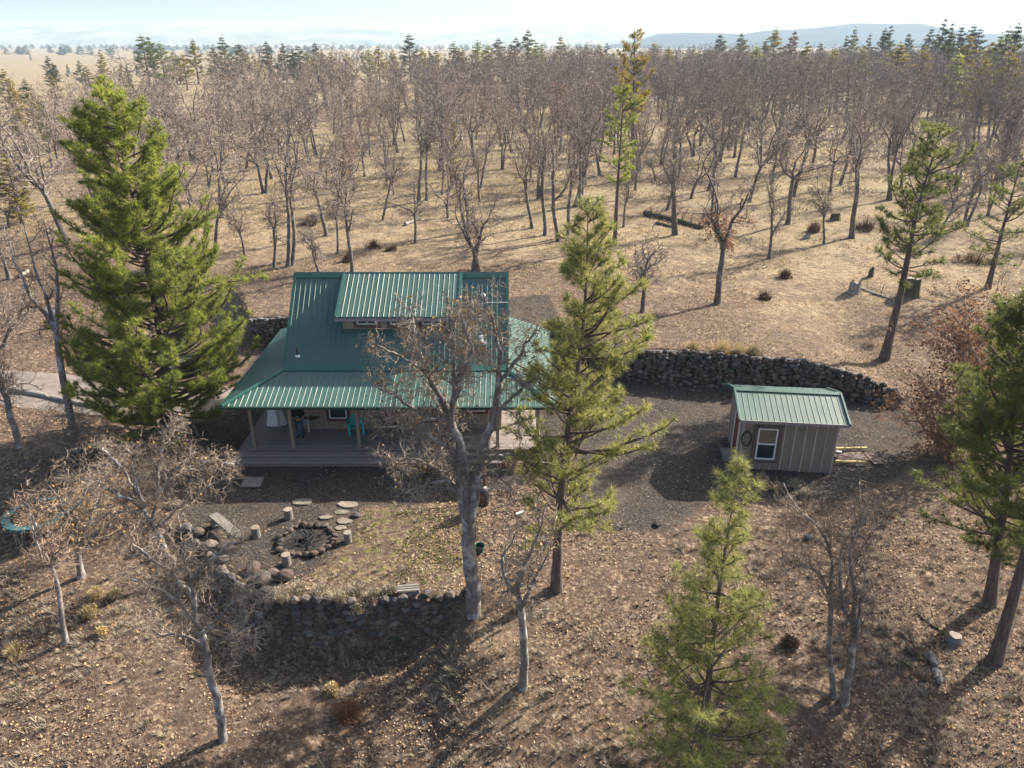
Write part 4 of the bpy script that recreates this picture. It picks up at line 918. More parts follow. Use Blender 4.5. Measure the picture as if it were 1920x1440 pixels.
b = B(); b.tube([(RT*math.cos(a), RT*math.sin(a), zt-.03) for a in np.linspace(0, 6.283, 33)], .03, 6, cap=False); b.build('frame', M['chrome'], tr, local=True)
for k in range(6):
    a = k*1.047+.3; b = B(); b.tube([(RT*math.cos(a), RT*math.sin(a), zt-.03), (RT*1.02*math.cos(a), RT*1.02*math.sin(a), -.1)], .025, 5); b.build('leg', M['chrome'], tr, local=True)
LB = B(); nl_ = 420; r_ = np.sqrt(np.random.rand(nl_))*RT*.95; a_ = np.random.rand(nl_)*6.283
c_ = np.stack([r_*np.cos(a_), r_*np.sin(a_), zt-.07+.08*(r_/RT)**2+np.random.rand(nl_)*.05], -1)+np.array(tr.location)
def quads_at(c, size, flat=.35, rs=np.random):
    N = len(c); n_ = np.stack([rs.normal(0, flat, N), rs.normal(0, flat, N), np.ones(N)], -1); n_ /= np.linalg.norm(n_, axis=1, keepdims=True)
    t = rs.normal(size=(N, 3)); a = np.cross(n_, t); a /= np.linalg.norm(a, axis=1, keepdims=True); b_ = np.cross(n_, a); s = (size*rs.uniform(.6, 1.3, N))[:, None]
    V = np.stack([c-a*s*.5, c-b_*s*.32+n_*s*.1, c+a*s*.5, c+b_*s*.32+n_*s*.1], 1).reshape(-1, 3); F = np.arange(4*N).reshape(N, 4); return V, F
V, F = quads_at(c_, .12); LB.add(V, F); tag(LB.build('fallen_leaves', M['litter']), 'brown fallen leaves lying on the trampoline mat', 'leaves', kind='stuff')
# vehicle behind the left pine
def car(loc, rz, lab):
    t = thing('parked_car', lab, 'car', loc, rz); L, Wd = 4.5, 1.8     # nose towards -Y... local X = side
    def loft(secs):   # list of (y, halfwidth, z0, z1, topw)
        V = []; 
        for y, w_, z0, z1, tw in secs: V += [(-w_, y, z0), (-w_*1.0, y, (z0+z1)/2), (-w_*tw, y, z1), (w_*tw, y, z1), (w_*1.0, y, (z0+z1)/2), (w_, y, z0)]
        n = len(secs); F = [(i*6+k, i*6+(k+1) % 6, (i+1)*6+(k+1) % 6, (i+1)*6+k) for i in range(n-1) for k in range(6)]
        return V, F
    b = B(); V, F = loft([(-2.25,.78,.35,.62,.92),(-2.15,.86,.28,.80,.92),(-1.1,.90,.28,.98,.93),(-.9,.90,.28,1.02,.93),(1.9,.90,.28,1.05,.93),(2.2,.86,.30,.95,.93),(2.25,.80,.4,.8,.9)]); b.add(V, F)
    b.add([V[k] for k in range(6)], [(0,1,2,3,4,5)]); b.add([V[-6+k] for k in range(6)], [(5,4,3,2,1,0)]); b.build('body', M['car_paint'], t, smooth=False, local=True)
    b = B(); V, F = loft([(-1.15,.80,.98,1.0,.98),(-.35,.80,.98,1.58,.82),(1.5,.80,.98,1.60,.82),(2.15,.78,.98,1.04,.95)]); b.add(V, F); b.build('cabin', M['glass'], t, local=True)
    b = B(); b.box((0, .55, 1.60), (1.32, 1.95, .05)); b.build('car_roof', M['car_paint'], t, local=True)
    for sx_ in (-1, 1):
        for y in (-1.4, 1.4):
            b = B(); b.tube([(sx_*.70, y, .33), (sx_*.92, y, .33)], .33, 16); w_ = b.build('wheel', M['tyre'], t, local=True); b = B(); b.tube([(sx_*.90, y, .33), (sx_*.93, y, .33)], .2, 12); b.build('rim', M['chrome'], w_, local=True)
        b = B(); b.box((sx_*.6, -2.2, .68), (.34, .12, .14)); b.build('headlight', M['lamp'], t, local=True)
        b = B(); b.box((sx_*.98, -.75, 1.05), (.18, .12, .13)); b.build('mirror', M['car_paint'], t, local=True)
    b = B(); b.box((0, -2.24, .6), (.7, .06, .18)); b.build('grille', M['black_metal'], t, local=True)
p = at_z(336, 690, 0); car((p[0], p[1], hz(p[0], p[1])), .5, 'dark blue-grey car parked behind the big left pine')
# white backboard thing by the driveway
p = G(103, 614); ps_ = thing('white_board_on_post', 'pale board on a dark post standing beside the driveway', 'sign', p, .3)
b = B(); b.tube([(0, 0, -.1), (0, 0, 1.15)], .07, 6); b.build('post', M['black_metal'], ps_, local=True)
b = B(); b.box((0, -.05, 1.05), (.42, .04, .75)); b.build('board', M['white'], ps_, local=True)
b = B(); b.box((0, 0, .25), (.4, .35, .5)); b.build('base', M['black_metal'], ps_, local=True)
# utility pole top right
p = G(1886, 200); b = B(); pt = at_y(1921, 84, p[1]); b.tube([(0, 0, -.2), (pt[0]-p[0], 0, pt[2]-p[2])], [.16, .10], 8); o = b.build('utility_pole', M['pole']); o.location = p; tag(o, 'pale leaning pole at the right edge of the woodland', 'pole')
# logs and stumps
def log(u1, v1, u2, v2, r, mat, lab, branch=0, name='fallen_log'):
    p = Vector(G(u1, v1)); q = Vector(G(u2, v2)); t = thing(name, lab, 'log', (p+q)/2); n = 7; pts = []
    for i in range(n):
        f = i/(n-1); c = p.lerp(q, f); pts.append((c.x+rng.uniform(-.05, .05)-t.location.x, c.y+rng.uniform(-.05, .05)-t.location.y, hz(c.x, c.y)+r*.7-t.location.z))
    b = B(); b.tube(pts, [r*(1-.35*i/(n-1)) for i in range(n)], 8); b.build('log', mat, t, local=True)
    for k in range(branch):
        c = Vector(pts[rng.randrange(1, n)]); d = Vector((rng.uniform(-1, 1), rng.uniform(-1, 1), rng.uniform(.3, 1))).normalized()*rng.uniform(.4, 1.0); b = B(); b.tube([c, c+d*.5, c+d+Vector((.05, 0, .05))], [r*.4, r*.3, r*.15], 5); b.build('stub', mat, t, local=True)
log(760, 423, 787, 411, .16, M['dead_log'], 'bleached white fallen log in the clearing behind the cabin', 3)
log(1208, 403, 1318, 430, .26, M['mossy_log'], 'long mossy dark fallen trunk in the field', 4)
log(1230, 420, 1262, 428, .14, M['mossy_log'], 'shorter rotten log below the long mossy trunk', 1)
log(20, 733, 178, 766, .16, M['dead_log'], 'long grey fallen log edging the bank below the driveway', 1)
log(38, 520, 56, 509, .14, M['dead_log'], 'small white log in the grass at the left edge', 0)
log(1612, 541, 1672, 563, .07, M['dead_log'], 'thin pale fallen branch running from the weathered stump', 3, 'fallen_branch')
log(1738, 1228, 1755, 1252, .13, M['grey_wood'], 'upper split log lying in leaves at lower right', 0)
log(1752, 1262, 1762, 1282, .13, M['dead_log'], 'lower split log with pale face at lower right', 0)
log(1700, 1218, 1728, 1238, .07, M['mossy_log'], 'dark rotten branch left of the split logs', 2, 'fallen_branch')
log(1725, 1155, 1772, 1190, .04, M['mossy_log'], 'thin dark branch leading to the sawn stump', 1, 'fallen_branch')
def stump(u, v, r, hh, mat, lab, jag=.3):
    p = G(u, v); t = thing('tree_stump', lab, 'stump', p); b = B(); n = 12; prof = [(1.35, -.1), (1.1, .12), (1.0, hh*.6), (.95, hh)]; V = []
    for f, z in prof:
        for k in range(n): a = 6.283*k/n; rr = r*f*(1+.1*math.sin(3*a+r*9)); V.append((rr*math.cos(a), rr*math.sin(a), z+(jag*rng.uniform(-1, 1)*hh if z == hh else 0)))
    b.add(V, [(i*n+k, i*n+(k+1) % n, (i+1)*n+(k+1) % n, (i+1)*n+k) for i in range(3) for k in range(n)]); b.build('bark', mat, t, local=True)
    b = B(); b.lathe([(r*.97, hh*(.97-jag*.4)), (0, hh*(.95-jag*.5))], n=12); b.build('cut_top', M['log_end'] if jag < .1 else mat, t, local=True)
stump(1600, 548, .35, .75, M['dead_log'], 'weathered broken stump with roots in the dry field', .35)
stump(1706, 553, .5, 1.15, M['mossy_log'], 'big dark square-topped stump behind the leaning pine', .04)
stump(1632, 519, .16, .6, M['mossy_log'], 'small dark broken stump above the weathered one', .35)
stump(1565, 412, .4, .55, M['mossy_log'], 'dark stump with a pale patch in the upper field', .2)
stump(1512, 447, .25, .4, M['dead_log'], 'tiny bleached stump in the upper field', .4)
stump(1788, 1203, .20, .28, M['grey_wood'], 'sawn stump beside the two right pine trunks', .03)

# ============================================================ VEGETATION
def unit(v): l = math.sqrt(v[0]*v[0]+v[1]*v[1]+v[2]*v[2]) or 1; return (v[0]/l, v[1]/l, v[2]/l)
def cross(a, b): return (a[1]*b[2]-a[2]*b[1], a[2]*b[0]-a[0]*b[2], a[0]*b[1]-a[1]*b[0])
def deflect(d, ang, az):
    ref = (0, 0, 1) if abs(d[2]) < .9 else (1, 0, 0); a = unit(cross(d, ref)); b = cross(d, a); c, s_ = math.cos(ang), math.sin(ang); ca, sa = math.cos(az), math.sin(az)
    return unit(tuple(d[i]*c+(a[i]*ca+b[i]*sa)*s_ for i in range(3)))
def walk(rng, p, d, L, n, gn, up):
    P = [p]; D = [d]; st = L/n
    for i in range(n):
        d = unit((d[0]+rng.gauss(0, gn), d[1]+rng.gauss(0, gn), d[2]+rng.gauss(0, gn)+up)); p = (p[0]+d[0]*st, p[1]+d[1]*st, p[2]+d[2]*st); P.append(p); D.append(d)
    return P, D
def gen_oak(seed, H, R, tr, fork=.32, nl=3, n2=12, n3=6, n4=5, tw=.011, gn=.3, spread=(.6, 1.5), axis=None, leaf=0, leafz=(0, 1), stems=1, leaf_size=.11, fine=1.0, low=0.0, lead=(.08, .5), dbase=.62, limbs=None, lscale=1.0):
    """bare oak: short trunk, nl crooked leaders to the top, side limbs whose length follows a dome of radius R, then branchlets and twigs"""
    rng = random.Random(seed); mains = []; l2 = []; tw_ = []; tips = []
    def dome(f): return R*max(.18, (dbase+(1.57-dbase)*f-1.25*f**2.4))
    for st, (P, r0, r1, n2l) in enumerate(limbs or []):
        # hand-placed limb: resample with a little wander, then hang side limbs on it
        Q = []; m0 = len(P)-1
        for a in range(m0):
            for q in range(4):
                f = q/4; w_ = .05 if a+q else 0; Q.append(tuple(P[a][i]*(1-f)+P[a+1][i]*f+rng.uniform(-w_, w_) for i in range(3)))
        Q.append(P[-1]); n = len(Q)-1; mains.append((Q, [r0+(r1-r0)*i/n for i in range(n+1)]))
        for a in range(n2l):
            i = min(n-1, int(n*(.15+.85*(a+rng.random())/n2l))); D = unit(tuple(Q[i+1][b]-Q[i][b] for b in range(3))); L2 = lscale*rng.uniform(.4, 1.0)*(1.15-.4*i/n); r2 = max(.010, min((r0+(r1-r0)*i/n)*.6, .012+.018*L2)); m = 5
            P2, D2 = walk(rng, Q[i], deflect(D, rng.uniform(.5, 1.4), rng.uniform(0, 6.283)), L2, m, gn, .05)
            for q in range(m): l2.append((*P2[q], *P2[q+1], r2*(1-.75*q/m), r2*(1-.75*(q+1)/m)))
            for c in range(n3):
                i3 = min(m, 1+int((c+rng.random())*m/n3)); L3 = L2*rng.uniform(.22, .5)+.15; r3 = max(tw*1.2, r2*.4)
                P3, D3 = walk(rng, P2[i3], deflect(D2[i3], rng.uniform(.5, 1.3), rng.uniform(0, 6.283)), L3, 3, gn*1.25, .05)
                for q in range(3): tw_.append((*P3[q], *P3[q+1], r3*(1-.2*q), r3*(1-.2*(q+1))))
                for e in range(n4):
                    i4 = min(3, 1+int(rng.random()*3)); P4, D4 = walk(rng, P3[i4], deflect(D3[i4], rng.uniform(.4, 1.3), rng.uniform(0, 6.283)), rng.uniform(.18, .42)*fine, 2, gn*1.3, .04)
                    for q in range(2): tw_.append((*P4[q], *P4[q+1], tw*(1-.3*q), tw*(.7-.4*q)))
                    tips.append(P4[2]); tips.append(P4[1])
    for st in range(0 if limbs else stems):
        base = (0, 0, 0) if st == 0 else (rng.uniform(-.35, .35), rng.uniform(-.3, .3), 0)
        d0 = (0, 0, 1) if stems == 1 else unit((rng.uniform(-.25, .25), rng.uniform(-.25, .25), 1))
        TP, TD = walk(rng, base, d0, H*fork, 7, .07, .05)
        mains.append((TP, [tr*(1-.30*i/7)*(1.3 if i == 0 else 1) for i in range(8)]))
        for k in range(nl):
            j = 7 if k < 2 else rng.randrange(4, 8); az = 6.283*k/nl+rng.uniform(-.5, .5); ang = rng.uniform(*lead) if k else rng.uniform(.03, .2)
            L = H*(1-fork)*rng.uniform(.78, 1.0)*(1 if k < 2 else .85); r0 = tr*.66*rng.uniform(.75, 1.0); n = 11
            P, D = walk(rng, TP[j], deflect(TD[j], ang, az), L, n, gn*.62, .10); mains.append((P, [max(.016, r0*(1-.9*i/n)) for i in range(n+1)]))
            for a in range(n2):
                i = min(n-1, int((a+rng.random())*n/n2)); f = max(0, (P[i][2]-H*fork)/(H*(1-fork))); L2 = dome(f)*rng.uniform(.45, 1.0); r2 = max(.012, min(r0*(1-.9*i/n)*.7, .02+.02*L2))
                m = max(4, int(L2/.35)); m = min(m, 8)
                d2 = deflect(D[i], rng.uniform(*spread), rng.uniform(0, 6.283)); d2 = unit((d2[0], d2[1], d2[2]*.8-low))
                P2, D2 = walk(rng, P[i], d2, L2, m, gn, .05)
                for q in range(m): l2.append((*P2[q], *P2[q+1], r2*(1-.75*q/m), r2*(1-.75*(q+1)/m)))
                for c in range(n3):
                    i3 = min(m, 1+int((c+rng.random())*m/n3)); L3 = L2*rng.uniform(.22, .5)+.15; r3 = max(tw*1.2, r2*.4)
                    P3, D3 = walk(rng, P2[i3], deflect(D2[i3], rng.uniform(.5, 1.3), rng.uniform(0, 6.283)), L3, 3, gn*1.25, .05)
                    for q in range(3): tw_.append((*P3[q], *P3[q+1], r3*(1-.2*q), r3*(1-.2*(q+1))))
                    for e in range(n4):
                        i4 = min(3, 1+int(rng.random()*3)); L4 = rng.uniform(.18, .42)*fine
                        P4, D4 = walk(rng, P3[i4], deflect(D3[i4], rng.uniform(.4, 1.3), rng.uniform(0, 6.283)), L4, 2, gn*1.3, .04)
                        for q in range(2): tw_.append((*P4[q], *P4[q+1], tw*(1-.3*q), tw*(.7-.4*q)))
                        tips.append(P4[2]); tips.append(P4[1])
    allp = np.array([p for P, r in mains for p in P]+[s_[3:6] for s_ in l2]+tips); zmax = np.percentile(allp[:, 2], 99.5)
    zs_ = H/zmax; rad = np.percentile(np.hypot(allp[:, 0], allp[:, 1]), 96); rs_ = np.clip(R/rad, .75, 1.4)
    ax = np.array(axis) if axis is not None else np.array([(0, 0, 0), (H, 0, 0)])
    if limbs: zs_ = rs_ = 1.0; ax = np.array([(0, 0, 0), (H, 0, 0)])
    def T(A):
        A = np.array(A, float).reshape(-1, 3); z = A[:, 2]*zs_; k = 1+(rs_-1)*sstep(z/(H*max(fork, .15)*1.2)); 
        x = A[:, 0]*k+np.interp(z, ax[:, 0], ax[:, 1]); y = A[:, 1]*k+np.interp(z, ax[:, 0], ax[:, 2]); return np.stack([x, y, z], -1)
    tb = B()
    for i, (P, r) in enumerate(mains):
        tb.tube([tuple(v) for v in T(P)], r, 9 if len(P) == 8 else 6, cap=False)
    cb = B()
    A = np.array(l2); cb.segs(np.concatenate([T(A[:, :3]), T(A[:, 3:6]), A[:, 6:]], 1), 4)
    A = np.array(tw_); cb.segs(np.concatenate([T(A[:, :3]), T(A[:, 3:6]), A[:, 6:]], 1), 3)
    lb_ = None
    if leaf:
        t = T(tips); t = t[(t[:, 2] > leafz[0]*H) & (t[:, 2] < leafz[1]*H)]
        rs2 = np.random.RandomState(seed); t = t[rs2.rand(len(t)) < min(1, leaf)]; rep_ = max(1, int(leaf)); t = np.repeat(t, rep_, 0); t = t+rs2.normal(0, .09, t.shape)
        V, F = quads_at(t, leaf_size, 1.2, rs2); lb_ = B(); lb_.add(V, F)
    return tb, cb, lb_
def gen_pine(seed, H, rprof, tr, whorl=.42, per=5, K=22, nl=.20, nw=.016, axis=None, z0=.12, tuft_gap=.17, dens=1.0, droop=.12, bias=None, side_len=.5):
    """rprof: list of (height fraction, radius)."""
    rng = random.Random(seed); rs = np.random.RandomState(seed); ax = np.array(axis) if axis is not None else np.array([(0, 0, 0), (H, 0, 0)])
    fx = lambda z: float(np.interp(z, ax[:, 0], ax[:, 1])); fy = lambda z: float(np.interp(z, ax[:, 0], ax[:, 2]))
    tb = B(); zz = np.linspace(0, H, 14); tb.tube([(fx(z), fy(z), z) for z in zz], [max(.012, tr*(1-.97*(z/H)**.85))*(1.2 if z == 0 else 1) for z in zz], 9, cap=False)
    C = []; Dn = []; segs = []; z = H*z0
    while z < H*.985:
        f = z/H; Rr = float(np.interp(f, [p[0] for p in rprof], [p[1] for p in rprof])); nb = max(3, int(round((per if rng.random() < .8 else per-1)*min(1, .35+Rr/1.3))))
        if rng.random() > dens: z += whorl*.5; continue
        for k in range(nb):
            az = rng.uniform(0, 6.283); L = Rr*rng.choice([1.05, .95, .8, .55, 1.15])*rng.uniform(.7, 1.12)
            if bias: L *= 1+bias[1]*math.cos(az-bias[0])
            if L < .12: continue
            zb = z+rng.uniform(-.15, .15); el = -droop+.12+.85*max(0, f-.25)+rng.uniform(-.2, .28); n = max(3, int(L/.3)); p = (fx(zb), fy(zb), zb); d = (math.cos(az)*math.cos(el), math.sin(az)*math.cos(el), math.sin(el))
            P, D = walk(rng, p, d, L, n, .10, .10); r0 = .012+.016*L
            for i in range(n): segs.append((*P[i], *P[i+1], r0*(1-.8*i/n), r0*(1-.8*(i+1)/n)))
            C.append(P[-1]); Dn.append(D[-1]); t = L*(.42 if L > 1.2 else .25)
            while t < L:
                i = min(n-1, int(t/L*n)); u = t/L*n-i; q = tuple(P[i][a]+(P[i+1][a]-P[i][a])*u for a in range(3))
                for sg in (-1, 1):
                    if rng.random() < .25: continue
                    sl_ = min(side_len, .12+.45*(L-t)+.1)*rng.uniform(.5, 1.1); dd = deflect(D[i], rng.uniform(.6, 1.1), (math.pi/2*0)+(0 if sg > 0 else math.pi)+rng.uniform(-.6, .6)); dd = unit((dd[0], dd[1], dd[2]*.8+.35))
                    e = tuple(q[a]+dd[a]*sl_ for a in range(3)); segs.append((*q, *e, .010, .006)); C.append(e); Dn.append(unit((dd[0], dd[1], dd[2]+.25)))
                    if sl_ > .3: m_ = tuple(q[a]+dd[a]*sl_*.5+rng.uniform(-.05, .05) for a in range(3)); C.append(m_); Dn.append(unit((dd[0], dd[1], dd[2]+.4)))
                t += tuft_gap
        z += whorl*rng.uniform(.75, 1.3)*(1+.35*f*f)
    C.append((fx(H), fy(H), H)); Dn.append((0, 0, 1))
    C = np.array(C); Dn = np.array(Dn); N = len(C)
    cb = B(); 
    c = np.repeat(C, K, 0); d = np.repeat(Dn, K, 0); rd = rs.normal(size=(N*K, 3)); rd /= np.linalg.norm(rd, axis=1, keepdims=True)
    nd = d*.55+rd*.95; nd /= np.linalg.norm(nd, axis=1, keepdims=True); ln = nl*rs.uniform(.7, 1.15, (N*K, 1))*np.repeat(rs.uniform(.75, 1.15, (N, 1)), K, 0)
    st = c-d*rs.uniform(0, .10, (N*K, 1)); w = np.cross(nd, rs.normal(size=(N*K, 3))); w /= np.linalg.norm(w, axis=1, keepdims=True)
    V = np.stack([st-w*nw/2, st+w*nw/2, st+nd*ln], 1).reshape(-1, 3); F = np.arange(3*N*K).reshape(-1, 3); cb.add(V, F)
    bb = B(); bb.segs(np.array(segs), 4)
    return tb, bb, cb
def axis_from(pix, base):
    """pixel polyline of a trunk (from base up) -> list of (z above base, dx, dy) at the base's distance"""
    o = []
    for u, v in pix:
        p = at_y(u, v, base[1]); o.append((p[2]-base[2], p[0]-base[0], 0.0))
    o.sort(); 
    if o[0][0] > 0: o = [(0, 0, 0)]+o
    return o
TREES = [0]
def place_oak(lab, pix, seed, Rpx, tr, group=None, mats=('oak_bark', 'twig', 'rust_leaf'), base=None, name='oak_tree', cat='oak tree', **k):
    bs = base or G(*pix[0]); ax = axis_from(pix, bs); ax[0] = (0, 0, 0); H = ax[-1][0]
    R = Rpx*(bs[1]*cp_+(CAMZ-bs[2]-H*.6)*sp_)/FPX
    tb, cb, lf_ = gen_oak(seed, H, R, tr, axis=ax, **k)
    t = thing(name, lab, cat, bs, group=group); tb.build('trunk', M[mats[0]], t, smooth=True, local=True); cb.build('branches', M[mats[1]], t, local=True)
    if lf_: lf_.build('leaves', M[mats[2]], t, local=True)
    return t
def place_pine(lab, pix, seed, prof_px, tr, mat='needles', base=None, **k):
    bs = base or G(*pix[0]); ax = axis_from(pix, bs); ax[0] = (0, 0, 0); H = ax[-1][0]; sc = (bs[1]*cp_+(CAMZ-bs[2]-H*.4)*sp_)/FPX*1.05
    tb, bb, cb = gen_pine(seed, H, [(f, r*sc) for f, r in prof_px], tr, axis=ax, **k)
    t = thing('pine_tree', lab, 'pine tree', bs)
    for (k_, m_), Ls in bb.F.items(): tb.F.setdefault((k_, m_), []).extend([F_+tb.n for F_ in Ls])
    tb.V += bb.V; tb.n += bb.n; tb.build('trunk', M['pine_bark'], t, smooth=True, local=True); cb.build('needles', M[mat], t, local=True)
    return t
# ---- near pines
bs = at_z(318, 800, 0); bs = (bs[0], bs[1], hz(bs[0], bs[1]))
place_pine('big dense bright-green pine left of the cabin with branches nearly to the ground', [(318,800),(300,620),(262,430),(205,176)], 101, [(0,140),(.08,180),(.22,200),(.35,178),(.5,146),(.62,126),(.75,104),(.88,72),(.96,44),(1,14)], .24, base=bs, K=42, whorl=.27, per=8, z0=.04, tuft_gap=.25, nl=.28, nw=.018, droop=.34)
place_pine('tall open-crowned pine in the middle in front of the right end of the cabin', [(1043,1105),(1048,960),(1066,800),(1092,640),(1100,520),(1103,372)], 102, [(0,40),(.12,75),(.2,130),(.3,150),(.4,150),(.5,138),(.6,118),(.72,100),(.85,62),(.95,34),(1,8)], .19, 'needles_fresh', K=44, whorl=.38, per=6, z0=.17, tuft_gap=.29, nl=.28, nw=.015, bias=(0, .25))
bs = at_z(1312, 1475, -1.4); bs = (bs[0], bs[1], hz(bs[0], bs[1]))
place_pine('young pale-green pine rising from the bottom edge of the picture', [(1312,1475),(1330,1260),(1355,1060),(1388,862)], 103, [(0,100),(.12,165),(.3,150),(.42,128),(.55,98),(.7,66),(.83,48),(.93,28),(1,8)], .13, 'needles_fresh', base=bs, K=48, whorl=.33, per=6, z0=.05, tuft_gap=.27, nl=.26, nw=.011, dens=.9)
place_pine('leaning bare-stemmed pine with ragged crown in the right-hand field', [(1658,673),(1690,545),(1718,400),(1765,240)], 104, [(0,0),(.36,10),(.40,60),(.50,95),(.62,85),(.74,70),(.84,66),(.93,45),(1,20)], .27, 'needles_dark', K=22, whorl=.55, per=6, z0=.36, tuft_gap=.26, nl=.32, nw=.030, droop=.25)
bs = G(1855, 1132)
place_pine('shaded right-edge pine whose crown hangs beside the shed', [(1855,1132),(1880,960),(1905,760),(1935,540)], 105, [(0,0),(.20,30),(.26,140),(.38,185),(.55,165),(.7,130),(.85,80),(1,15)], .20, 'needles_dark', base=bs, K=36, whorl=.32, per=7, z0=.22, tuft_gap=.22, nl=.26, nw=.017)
place_pine('bare pine trunk leaning out of the lower right edge', [(1866,1238),(1925,1030),(1995,820),(2080,560)], 106, [(0,0),(.5,30),(.6,150),(.8,120),(1,15)], .20, K=18, whorl=.5, per=5, z0=.5, tuft_gap=.2)
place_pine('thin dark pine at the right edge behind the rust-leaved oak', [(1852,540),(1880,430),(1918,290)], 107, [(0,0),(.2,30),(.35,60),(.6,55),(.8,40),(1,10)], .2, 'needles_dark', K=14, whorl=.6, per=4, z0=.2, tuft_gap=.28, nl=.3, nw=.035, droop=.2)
place_pine('soft green pine rising through the bare oaks behind the middle', [(1152,460),(1160,320),(1170,160)], 108, [(0,0),(.4,20),(.5,42),(.75,40),(.9,28),(1,8)], .2, 'needles', K=14, whorl=.6, per=5, z0=.42, tuft_gap=.28, nl=.32, nw=.045)
place_pine('tall narrow pine breaking the skyline right of centre', [(1186,335),(1188,200),(1190,60)], 109, [(0,0),(.4,30),(.5,48),(.7,42),(.85,30),(.95,20),(1,8)], .35, 'needles_yellow', K=12, whorl=.8, per=5, z0=.40, tuft_gap=.4, nl=.42, nw=.075)
place_pine('small thin green pine among the oaks above the dormer', [(848,355),(850,300),(852,235)], 110, [(0,10),(.2,16),(.6,13),(1,5)], .10, 'needles_yellow', K=10, whorl=.5, per=4, z0=.15, tuft_gap=.35, nl=.3, nw=.04)
# ---- near oaks
def limb_oak(lab, base_px, limbs_px, seed, mats, leaf=.04, leafz=(0, 1), **k):
    """limbs_px: [(pixel points, depth offset at the tip, r0, r1, side limbs)] measured on the photograph, turned into real 3D limbs"""
    bs = G(*base_px); L = []
    for pts, dy, r0, r1, n_, *d0 in limbs_px:
        P = []; st = d0[0] if d0 else 0
        for i, (u, v) in enumerate(pts): yy = bs[1]+st+(dy-st)*i/(len(pts)-1); p = at_y(u, v, yy); P.append((p[0]-bs[0], p[1]-bs[1], p[2]-bs[2]))
        L.append((P, r0, r1, n_))
    H = max(p[2] for l in L for p in l[0]); tb, cb, lf_ = gen_oak(seed, H, 3, .2, limbs=L, leaf=leaf, leafz=leafz, **k)
    t = thing('oak_tree', lab, 'oak tree', bs); tb.build('trunk', M[mats[0]], t, smooth=True, local=True); cb.build('branches', M[mats[1]], t, local=True)
    if lf_: lf_.build('leaves', M[mats[2]], t, local=True)
limb_oak('big lichen-grey oak with forked trunk rising from the stone wall in front of the porch', (888,1152), [
    ([(889,1156),(886,1090),(880,1020),(876,955)], 0, .265, .215, 0),
    ([(874,965),(864,900),(866,850),(846,790),(826,745)], .2, .21, .10, 5),
    ([(884,975),(893,900),(900,860),(922,785),(934,720)], .5, .17, .08, 5),
    ([(826,745),(795,690),(775,630),(768,575)], .9, .09, .02, 13, .2),
    ([(846,790),(853,720),(848,640),(838,560)], -.4, .09, .02, 14, .1),
    ([(934,720),(938,660),(925,600),(905,550)], .2, .08, .02, 13, .5),
    ([(934,720),(965,680),(990,640),(1008,610)], 1.2, .07, .02, 11, .5),
    ([(922,785),(960,745),(995,715),(1018,700)], 1.0, .06, .02, 10, .4),
    ([(846,790),(795,775),(745,745),(705,725)], -.6, .07, .02, 13, .1),
    ([(864,860),(815,820),(765,800),(712,800)], -.8, .07, .02, 14, .1),
    ([(868,930),(820,880),(775,860),(725,862)], .7, .07, .018, 14, 0),
    ([(866,940),(838,900),(800,905),(760,925)], -.9, .05, .015, 9, 0),
    ([(853,720),(875,660),(880,610),(885,560)], 1.3, .06, .02, 12, -.2),
    ([(826,745),(800,700),(745,665),(712,650)], -.9, .06, .02, 12, .2),
    ([(846,770),(870,700),(885,650),(865,590)], -1.4, .06, .02, 12, 0),
    ([(880,900),(850,800),(800,730),(790,700)], 1.6, .06, .02, 10, 0),
    ([(893,900),(925,885),(950,905),(965,945)], -.4, .04, .012, 7, .2),
    ([(896,880),(935,850),(975,850),(1000,880)], .5, .04, .012, 8, .2),
    ], 201, ('oak_bark', 'twig_pale', 'tan_leaf'), leaf=.06, n3=7, n4=6, tw=.006, gn=.34, lscale=1.0)
place_oak('slim grey oak with one bend standing alone on the leaves at bottom centre', [(980,1288),(984,1180),(992,1080),(1010,990),(1020,900)], 202, 95, .13, fork=.50, nl=3, n2=12, n3=6, n4=5, tw=.007, gn=.34, spread=(.6, 1.5), mats=('oak_bark', 'twig_pale', 'tan_leaf'), leaf=.03)
limb_oak('leaning oak at bottom left with a wide tangle of pale twigs', (420,1388), [
    ([(420,1392),(408,1320),(392,1250),(375,1180)], 0, .135, .095, 1),
    ([(375,1180),(362,1120),(350,1060),(345,1010)], .5, .07, .03, 11),
    ([(375,1180),(335,1130),(290,1100),(245,1085)], -.5, .06, .02, 13),
    ([(380,1190),(425,1140),(460,1110),(485,1080)], .5, .045, .02, 12),
    ([(362,1120),(320,1070),(275,1040),(248,1020)], .8, .06, .02, 12, .3),
    ([(355,1090),(395,1050),(430,1020),(455,1015)], -.6, .05, .02, 11, .2),
    ([(385,1220),(345,1190),(300,1190),(262,1170)], .9, .05, .015, 10),
    ([(388,1230),(420,1200),(450,1180),(478,1170)], -.8, .04, .015, 9),
    ], 203, ('oak_bark', 'twig_pale', 'tan_leaf'), leaf=.03, n3=7, n4=6, tw=.005, gn=.36, lscale=.85)
